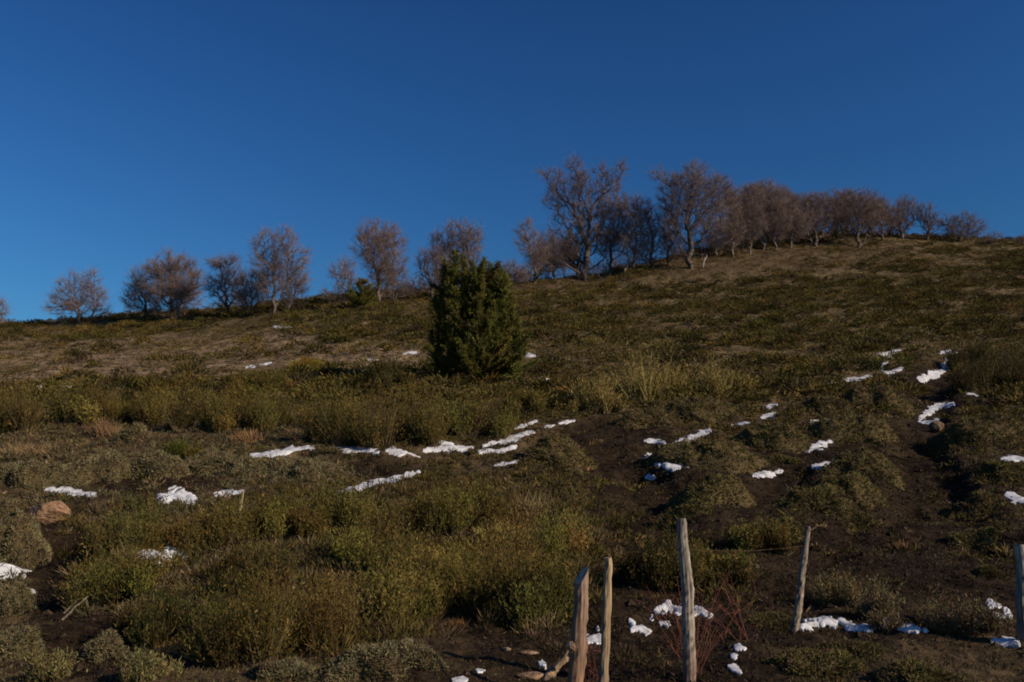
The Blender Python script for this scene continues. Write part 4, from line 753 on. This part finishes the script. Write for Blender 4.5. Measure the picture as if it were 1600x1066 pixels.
# dead white snag and a stump by the second largest tree
def snag(label, pix, rpx, col, name='dead_snag', cat='dead tree'):
    P = hit(*pix[0])[0]; Q = at(*np.array(pix, float).T, P[1]); Q[0, 2] -= .2; t = np.linspace(0, 1, 10); Q = np.stack([np.interp(t, np.linspace(0, 1, len(Q)), Q[:, k]) for k in range(3)], 1)
    m = G(); m.tube(Q, np.linspace(rpx, rpx * .5, 10) * P[1] / FPX, col, 7, rough=.12); m.tube([Q[6], Q[6] + [.25, 0, .35], Q[6] + [.3, .1, .7]], [.05, .04, .02], col, 5); o = m.build(name, M_BARK, None, Q[0]); tag(o, label, cat)
snag('bleached white snag on the brown floor right of the second largest tree', [(1098, 418), (1100, 410), (1102, 402)], 1.1, (.42, .38, .33)); snag('short broken stump between the two largest trees', [(976, 430), (977, 418)], 2.2, (.3, .24, .19), 'tree_stump', 'stump')
snag('small pale dead stub left under the evergreen slope trees', [(1120, 402), (1119, 388)], 1.2, (.3, .25, .2))

# ------------------------------------------------------------------ evergreens
def evergreen(label, px, py, prof, col, nb, nn, name='conifer', cat='conifer', tips=(), seed=0, nl=.19, ntip=0):
    """prof: (row pixel, left pixel, right pixel) of the outline"""
    P = hit(px, py)[0]; D = P[1]; s = D / FPX; root = empty(name, P); tag(root, label, cat); prof = np.array(prof, float); top = prof[:, 0].min(); H = (py - top) * s
    tr = G(); tr.tube(np.array([[0, 0, -.2], [.02, 0, H * .3], [-.03, .03, H * .6], [.0, 0, H * .92]]), np.array([.11, .085, .05, .015]) * H / 4.5, (.12, .085, .06), 8)
    f = G(); o_ = np.argsort(prof[:, 0])
    for k in range(nb):
        row = top + (py - top) * (k + .5 + R.uniform(-.5, .5)) / nb; l, r = np.interp(row, prof[o_, 0], prof[o_, 1]), np.interp(row, prof[o_, 0], prof[o_, 2]); a = R.uniform(0, 6.283); ca, sa = math.cos(a), math.sin(a)
        ext = ((r - px) if ca > 0 else (px - l)) * s; ext = max(ext * abs(ca) + .5 * (r - l) * s * abs(sa) * .9, .12) * R.choice([.5, .7, .85, 1., 1.22], p=[.12, .23, .3, .25, .1]) * (1 + .6 * float(noise(a * 1.1 + seed, row / 16))); zt = (py - row) * s
        rise = R.uniform(.4, 1.1) * ext * min(1, .15 + zt / (.4 * H)); z0 = max(.1, zt - rise); t = np.linspace(0, 1, 7)[:, None]; q = np.array([[0, 0, z0]]) + t * np.array([[ca * ext, sa * ext, 0]]) + np.concatenate([0 * t, 0 * t, rise * t ** 1.6], 1) + R.normal(0, .02, (7, 3)) * t
        tr.tube(q, np.linspace(.022, .006, 7) * H / 4.5, (.10, .075, .05), 4)
        n = int(nn * (.4 + ext)); u = R.uniform(.22, 1.05, n) ** .8; i = np.clip((u * 6).astype(int), 0, 5); fr = (u * 6 - i)[:, None]; p = q[i] * (1 - fr) + q[i + 1] * fr; bd = q[i + 1] - q[i]; bd /= np.linalg.norm(bd, axis=1, keepdims=True)
        sd = R.normal(size=(n, 3)); sd[:, 2] = sd[:, 2] * .6 + .5; v = bd * .6 + sd * .8; v /= np.linalg.norm(v, axis=1, keepdims=True); L = nl * R.uniform(.5, 1.5, n) * (1.2 - .5 * u); c = jit(col, 1, .2, .08)[0] * np.exp(R.normal(0, .22, (n, 1)))
        f.spikes(p, v * L[:, None], .034, c)
        k2 = np.repeat(np.arange(n), 4); tt = R.uniform(.1, .95, (4 * n, 1)); p2 = p[k2] + v[k2] * L[k2, None] * tt; v2 = v[k2] * .8 + R.normal(0, .55, (4 * n, 3)); v2 /= np.linalg.norm(v2, axis=1, keepdims=True); f.leaves(p2, v2 * (.085 * R.uniform(.6, 1.4, 4 * n))[:, None], .03, c[k2] * np.exp(R.normal(0, .15, (4 * n, 1))))
    fx = []
    for q in range(ntip):       # upright sprays all over the outside of the crown
        row = R.uniform(top + 6, py - 8); l, r = np.interp(row, prof[o_, 0], prof[o_, 1]), np.interp(row, prof[o_, 0], prof[o_, 2]); a = R.uniform(0, 6.283); fx.append((px + math.cos(a) * ((r - px) if math.cos(a) > 0 else (px - l)) * R.uniform(.8, 1.02) * (1 + .5 * float(noise(a * 1.1 + seed, row / 16))), row - R.uniform(6, 20), R.uniform(22, 46), math.sin(a) * (r - l) * .42 * s))
    for tx, ty, h, yo in [(a, b, c, R.uniform(-.3, .3)) for a, b, c in tips] + fx:     # upright leader shoots
        q0 = at(tx, ty + h, D) - P; q1 = at(tx + R.uniform(-3, 3), ty, D) - P; q0[1] += yo; q1[1] += yo; tr.tube([q0 * [.7, .7, 1] - [0, 0, .3], q0, q1], [.02, .015, .005], (.1, .075, .05), 4)
        n = 110; t = R.random((n, 1)); p = q0 * (1 - t) + q1 * t; v = (q1 - q0) / np.linalg.norm(q1 - q0) * .8 + R.normal(0, .5, (n, 3)); L = .36 * (1.2 - t); c = jit(col, n, .2); f.spikes(p, v * L, .05, c)
        k2 = np.repeat(np.arange(n), 5); tt = R.random((5 * n, 1)); p2 = p[k2] + v[k2] * L[k2] * tt; v2 = v[k2] + R.normal(0, .5, (5 * n, 3)); f.leaves(p2, v2 * .09, .045, c[k2])
    tr.build('trunk', M_BARK, root); f.build('foliage', M_LEAF, root)
EVG = (.112, .106, .024)
evergreen('dark green bushy conifer with several leaders standing alone mid slope', 750, 594, [(410, 712, 768), (424, 696, 782), (440, 692, 786), (470, 694, 786), (500, 690, 792), (530, 688, 802), (552, 686, 810), (578, 688, 806), (592, 694, 802)], EVG, 110, 140, ntip=46,
          tips=[(695, 408, 44), (703, 424, 40), (712, 416, 44), (727, 404, 50), (737, 410, 46), (748, 420, 40), (757, 408, 46), (768, 416, 44), (779, 412, 50), (788, 424, 40), (680, 460, 40), (690, 448, 36), (796, 458, 40), (816, 528, 34), (806, 505, 44), (676, 520, 40), (684, 496, 40), (800, 482, 40), (740, 440, 50), (722, 446, 50), (765, 446, 50)])
evergreen('little round evergreen on the ridge among bare trees left of the conifer', 566, 481, [(434, 561, 571), (448, 552, 581), (464, 547, 585), (478, 550, 583)], EVG, 80, 46, nl=.28)
evergreen('dark evergreen bush half hidden behind the widest domed bare tree', 1310, 374, [(345, 1304, 1318), (358, 1294, 1328), (372, 1296, 1330)], (.04, .045, .014), 30, 34, name='evergreen_bush', cat='evergreen bush', nl=.25)
evergreen('dark evergreen bush behind the right shoulder of the grove', 1246, 382, [(352, 1240, 1252), (365, 1234, 1262), (380, 1236, 1264)], (.04, .045, .014), 24, 34, name='evergreen_bush', cat='evergreen bush', nl=.25)
evergreen('dark bush under the slender pale tree at the grove edge', 832, 442, [(426, 822, 846), (436, 812, 856)], (.035, .038, .014), 20, 34, name='evergreen_bush', cat='evergreen bush', nl=.2)

# ------------------------------------------------------------------ uncountable ground cover
def scatter(n, y0, y1, p):
    """random places on the slope: area density falls off as depth ** -(2 - p)"""
    u = R.random(n); y = (y0 ** p + u * (y1 ** p - y0 ** p)) ** (1 / p) if p else np.exp(np.log(y0) + u * np.log(y1 / y0)); x = R.uniform(-.64, .64, n) * y
    z = ground(x, y); P = np.stack([x, y, z], 1); return P, *project(P)
def clumps(g, P, h, wd, nb, bw, cols, up=.35, leafy=.5, jitter=.2, dome=0):
    n = len(P); k = np.repeat(np.arange(n), nb); d = dirs(n * nb, up); st = R.uniform(dome, .72, n * nb)
    b = P[k] + d * (np.stack([wd, wd, h], 1)[k]) * st[:, None] * [1, 1, .8]; b[:, 2] -= .04
    v = d * np.stack([wd, wd, h], 1)[k] * R.uniform(.25, .55, n * nb)[:, None] * (.52 if dome else 1); c = cols[k] * np.exp(R.normal(0, jitter, (n * nb, 1))); w_ = bw[k] * R.uniform(.6, 1.3, n * nb)
    m = R.random(n * nb) < leafy; g.leaves(b[m], v[m], w_[m] * 1.5, c[m]); g.spikes(b[~m], v[~m], w_[~m], c[~m])
def pick(cols, wts, n): return np.array(cols)[R.choice(len(cols), n, p=np.array(wts) / sum(wts))]
# far scrub that reads as one dense mass over the hill
P, px, py = scatter(62000, 32, 146, 1.75)
bare = np.maximum(ell(px, py, Z_FLOOR) * .5, ell(px, py, Z_LFLAT) * .82); bare = np.maximum(bare, ell(px, py, Z_SOIL) * .9)
cl = fbm(P[:, 0] / 5, P[:, 1] / 6, 3) + .5 * noise(P[:, 0] / 1.7, P[:, 1] / 1.7); keep = (R.random(len(P)) > bare) & (cl > -.12 - .5 * R.random(len(P)) ** 3) & ~on_snow(px, py, 1.2) & (py < 660)
P, px, py, cl = P[keep], px[keep], py[keep], cl[keep]; n = len(P); left = sstep(700, 450, px)[:, None]
cols = pick([GREEN, DKGREEN, OCHRE, (.10, .07, .035), BROWN], [5, 2.2, 1.7, 1.2, .6], n) * np.exp(.75 * fbm(P[:, 0] / 6 + 9, P[:, 1] / 7, 3))[:, None]; cols = cols * jit((1, 1, 1), n, .26, .09)
h = R.uniform(.2, .46, n) * (1 + 1.1 * np.clip(cl, -.5, 1)) * np.where(R.random(n) < .06, 1.7, 1); g = G(); clumps(g, P, h, h * R.uniform(.8, 1.6, n), 30, .046 + 0 * h, cols, leafy=.65, up=.05, dome=.35)
P, px, py = scatter(4600, 32, 142, 1.55); bare = np.maximum(ell(px, py, Z_FLOOR) * .75, ell(px, py, Z_LFLAT) * .7); bare = np.maximum(bare, ell(px, py, Z_SOIL) * .9); keep = (R.random(len(P)) > bare) & (fbm(P[:, 0] / 7 + 3, P[:, 1] / 7, 3) > -.15) & ~on_snow(px, py, 1.6) & (py < 640); P = P[keep]; n = len(P)
h = R.uniform(.5, 1.1, n); cols = pick([GREEN, DKGREEN, OCHRE, (.10, .07, .035)], [5, 2.4, 1, .8], n) * jit((1, 1, 1), n, .26, .08); clumps(g, P, h, h * R.uniform(.9, 1.7, n), 150, .055 + 0 * h, cols, leafy=.65, up=.1, dome=.4)
tag(g.build('hillside_scrub', M_LEAF), 'dense low olive scrub covering the far hill', 'scrub', kind='stuff')
# brown heath and dead litter plants on flats and the grove floor
P, px, py = scatter(40000, 34, 142, 1.6); z = np.maximum(ell(px, py, Z_FLOOR), ell(px, py, Z_LFLAT)); keep = (R.random(len(P)) < .3 + z) & ~on_snow(px, py, 1.3) & (py < 640); P, px, py = P[keep], px[keep], py[keep]; n = len(P)
cols = pick([BROWN, (.11, .08, .05), TAN, (.09, .075, .03), (.17, .145, .115), (.075, .04, .025)], [2, 3, 2.6, 1.6, 1.4, 1], n) * jit((1, 1, 1), n, .3, .08); h = R.lognormal(-1.9, .42, n).clip(.06, .5); g = G(); clumps(g, P, h, h * R.uniform(1.2, 2.4, n), 12, .035 + 0 * h, cols, up=.1)
tag(g.build('heath', M_LEAF), 'low brown heath plants and dead stems on the flatter ground', 'heath', kind='stuff')
# mid distance low plants
P, px, py = scatter(26000, 13, 48, 1.1); so_ = ell(px, py, Z_SOIL); cl = fbm(P[:, 0] / 1.9, P[:, 1] / 2.1, 3); keep = (R.random(len(P)) > so_ * .8) & (cl > -.25 + .3 * so_) & ~on_snow(px, py, .85) & (py > 520); P, px, py, cl = P[keep], px[keep], py[keep], cl[keep]; n = len(P)
gl = sstep(640, 420, px) * sstep(640, 680, py); cols = np.where((R.random(n) < gl * .75)[:, None], pick([GREY, (.105, .09, .045), TAN, BROWN], [4, 3, 1, 1], n), pick([GREEN, DKGREEN, OCHRE, BROWN, (.1, .075, .035), TAN], [3.2, 2.2, 1.1, 2, 2, .5], n)) * jit((1, 1, 1), n, .18, .06)
h = R.uniform(.09, .26, n) * (1 + np.clip(cl, 0, 1)); g = G(); clumps(g, P, h, h * R.uniform(.8, 1.6, n), 26, .022 * (P[:, 1] / 22) ** .6, cols)
tag(g.build('undergrowth', M_LEAF), 'low mixed green and brown undergrowth around the shrubs', 'undergrowth', kind='stuff')
# near litter: fine dead stems and crumbs of moss on the soil
P, px, py = scatter(80000, 6.5, 32, .9); so_ = ell(px, py, Z_SOIL); cl = fbm(P[:, 0] / .8, P[:, 1] / .9, 3); keep = (cl > -.5 + .1 * so_) & ~on_snow(px, py, .62); P, px, py, cl = P[keep], px[keep], py[keep], cl[keep]; n = len(P)
sl_ = ell(px, py, Z_SOIL)[:, None]; A_ = pick([(.028, .018, .011), (.046, .030, .017), (.065, .05, .02), (.15, .10, .055), (.085, .07, .026)], [4, 3, 2, .7, 1.6], n); B_ = pick([GREY, BROWN, (.10, .07, .04), OCHRE, (.085, .075, .025), TAN], [2, 2, 2, .7, 2, .5], n)
cols = np.where(R.random((n, 1)) < sl_, A_, B_) * jit((1, 1, 1), n, .2, .06); h = R.uniform(.03, .11, n) * (1 + 1.6 * np.clip(cl, 0, 1)); g = G(); clumps(g, P, h, h * R.uniform(.9, 2, n), 14, .009 * (P[:, 1] / 11) ** .7, cols, up=.15)
tag(g.build('ground_litter', M_LEAF), 'fine dead stems, moss and litter covering the soil', 'litter', kind='stuff')

# crumbs of earth and small stones
P, px, py = scatter(30000, 6.5, 34, .8); keep = (R.random(len(P)) < .25 + ell(px, py, Z_SOIL)) & (fbm(P[:, 0] / .6, P[:, 1] / .6, 2) > -.2); P = P[keep]; n = len(P)
r_ = R.lognormal(-3.9, .5, n)[:, None, None] * (P[:, 1] / 12)[:, None, None] ** .4; O6 = np.array([[1, 0, 0], [0, 1, 0], [-1, 0, 0], [0, -1, 0], [0, 0, .75], [0, 0, -.6]]) * r_ * R.uniform(.55, 1.3, (n, 6, 1)); a = R.uniform(0, 6.28, n); ca, sa = np.cos(a)[:, None], np.sin(a)[:, None]
Vv = np.stack([O6[..., 0] * ca - O6[..., 1] * sa, O6[..., 0] * sa + O6[..., 1] * ca, O6[..., 2]], -1) + P[:, None]; f8 = np.array([[0, 1, 4], [1, 2, 4], [2, 3, 4], [3, 0, 4], [1, 0, 5], [2, 1, 5], [3, 2, 5], [0, 3, 5]])
g = G(); g.add(Vv, np.arange(n)[:, None, None] * 6 + f8[None], np.repeat(pick([(.03, .019, .012), (.05, .033, .021), (.09, .065, .045), (.02, .013, .009)], [4, 3, .5, 2], n) * jit((1, 1, 1), n, .2, .04), 6, axis=0)); tag(g.build('soil_crumbs', M_STONE), 'crumbs of dark earth and little stones on the bare soil', 'soil', kind='stuff')
# broom seedlings and dead shoots that fill the thicket between its bushes
Z_THICK = [(430, 850, 330, 90), (700, 850, 290, 110), (430, 985, 240, 50), (640, 940, 300, 70), (230, 880, 120, 70)]
P, px, py = scatter(9000, 10, 26, 1.2); keep = (R.random(len(P)) < ell(px, py, Z_THICK)) & (fbm(P[:, 0] / .9, P[:, 1] / 1.1, 2) > -.12) & ~on_snow(px, py, 1.2); P = P[keep]; n = len(P)
cols = pick([GREEN, DKGREEN, OCHRE, BROWN, (.12, .08, .04), TAN], [3.5, 2, 1, 1.3, 1, .3], n) * jit((1, 1, 1), n, .2, .06); h = R.uniform(.15, .42, n); g = G(); clumps(g, P, h, h * R.uniform(.7, 1.3, n), 34, .013 * (P[:, 1] / 14) ** .7, cols, up=.5)
tag(g.build('thicket_undergrowth', M_LEAF), 'low shoots and dead twigs filling the broom thicket', 'undergrowth', kind='stuff')
# leafless brush that hazes the feet of the ridge trees
g = G()
for x0, x1, nb, hmin, hmax in [(850, 1075, 80, 1.5, 3.6), (1075, 1265, 210, .8, 3.4), (1265, 1400, 110, .7, 2.6), (790, 850, 26, 1.2, 2.6), (330, 470, 30, 1.2, 3.0), (575, 690, 36, 1.2, 3.0), (200, 310, 20, 1, 2.4), (1400, 1600, 22, .6, 1.4)]:
    for q in range(nb):
        x = R.uniform(x0, x1); rd = np.interp(x, [r[0] for r in RIDGE], [r[2] for r in RIDGE]); y = rd + R.uniform(-9, 9); X_ = float(ray(x, 420)[0]) * y; b = np.array([X_, y, ground(X_, y) - .1]); H = R.uniform(hmin, hmax)
        ns = 5; d = dirs(ns, 1.2); tip = d * H * R.uniform(.6, 1, (ns, 1)); g.spikes(np.repeat(b[None], ns, 0), tip, .055, jit((.15, .11, .09), ns))
        nt_ = int(26 * H); k = R.integers(0, ns, nt_); t = R.uniform(.25, 1, (nt_, 1)); p = b + tip[k] * t; v = d[k] * .6 + R.normal(0, .55, (nt_, 3)) + [0, 0, .2]; g.spikes(p, v * R.uniform(.3, .9, (nt_, 1)), .017, jit(TWC, nt_, .2))
tag(g.build('brushwood', M_TWIG), 'leafless brushwood hazing the feet of the ridge trees', 'brushwood', kind='stuff')
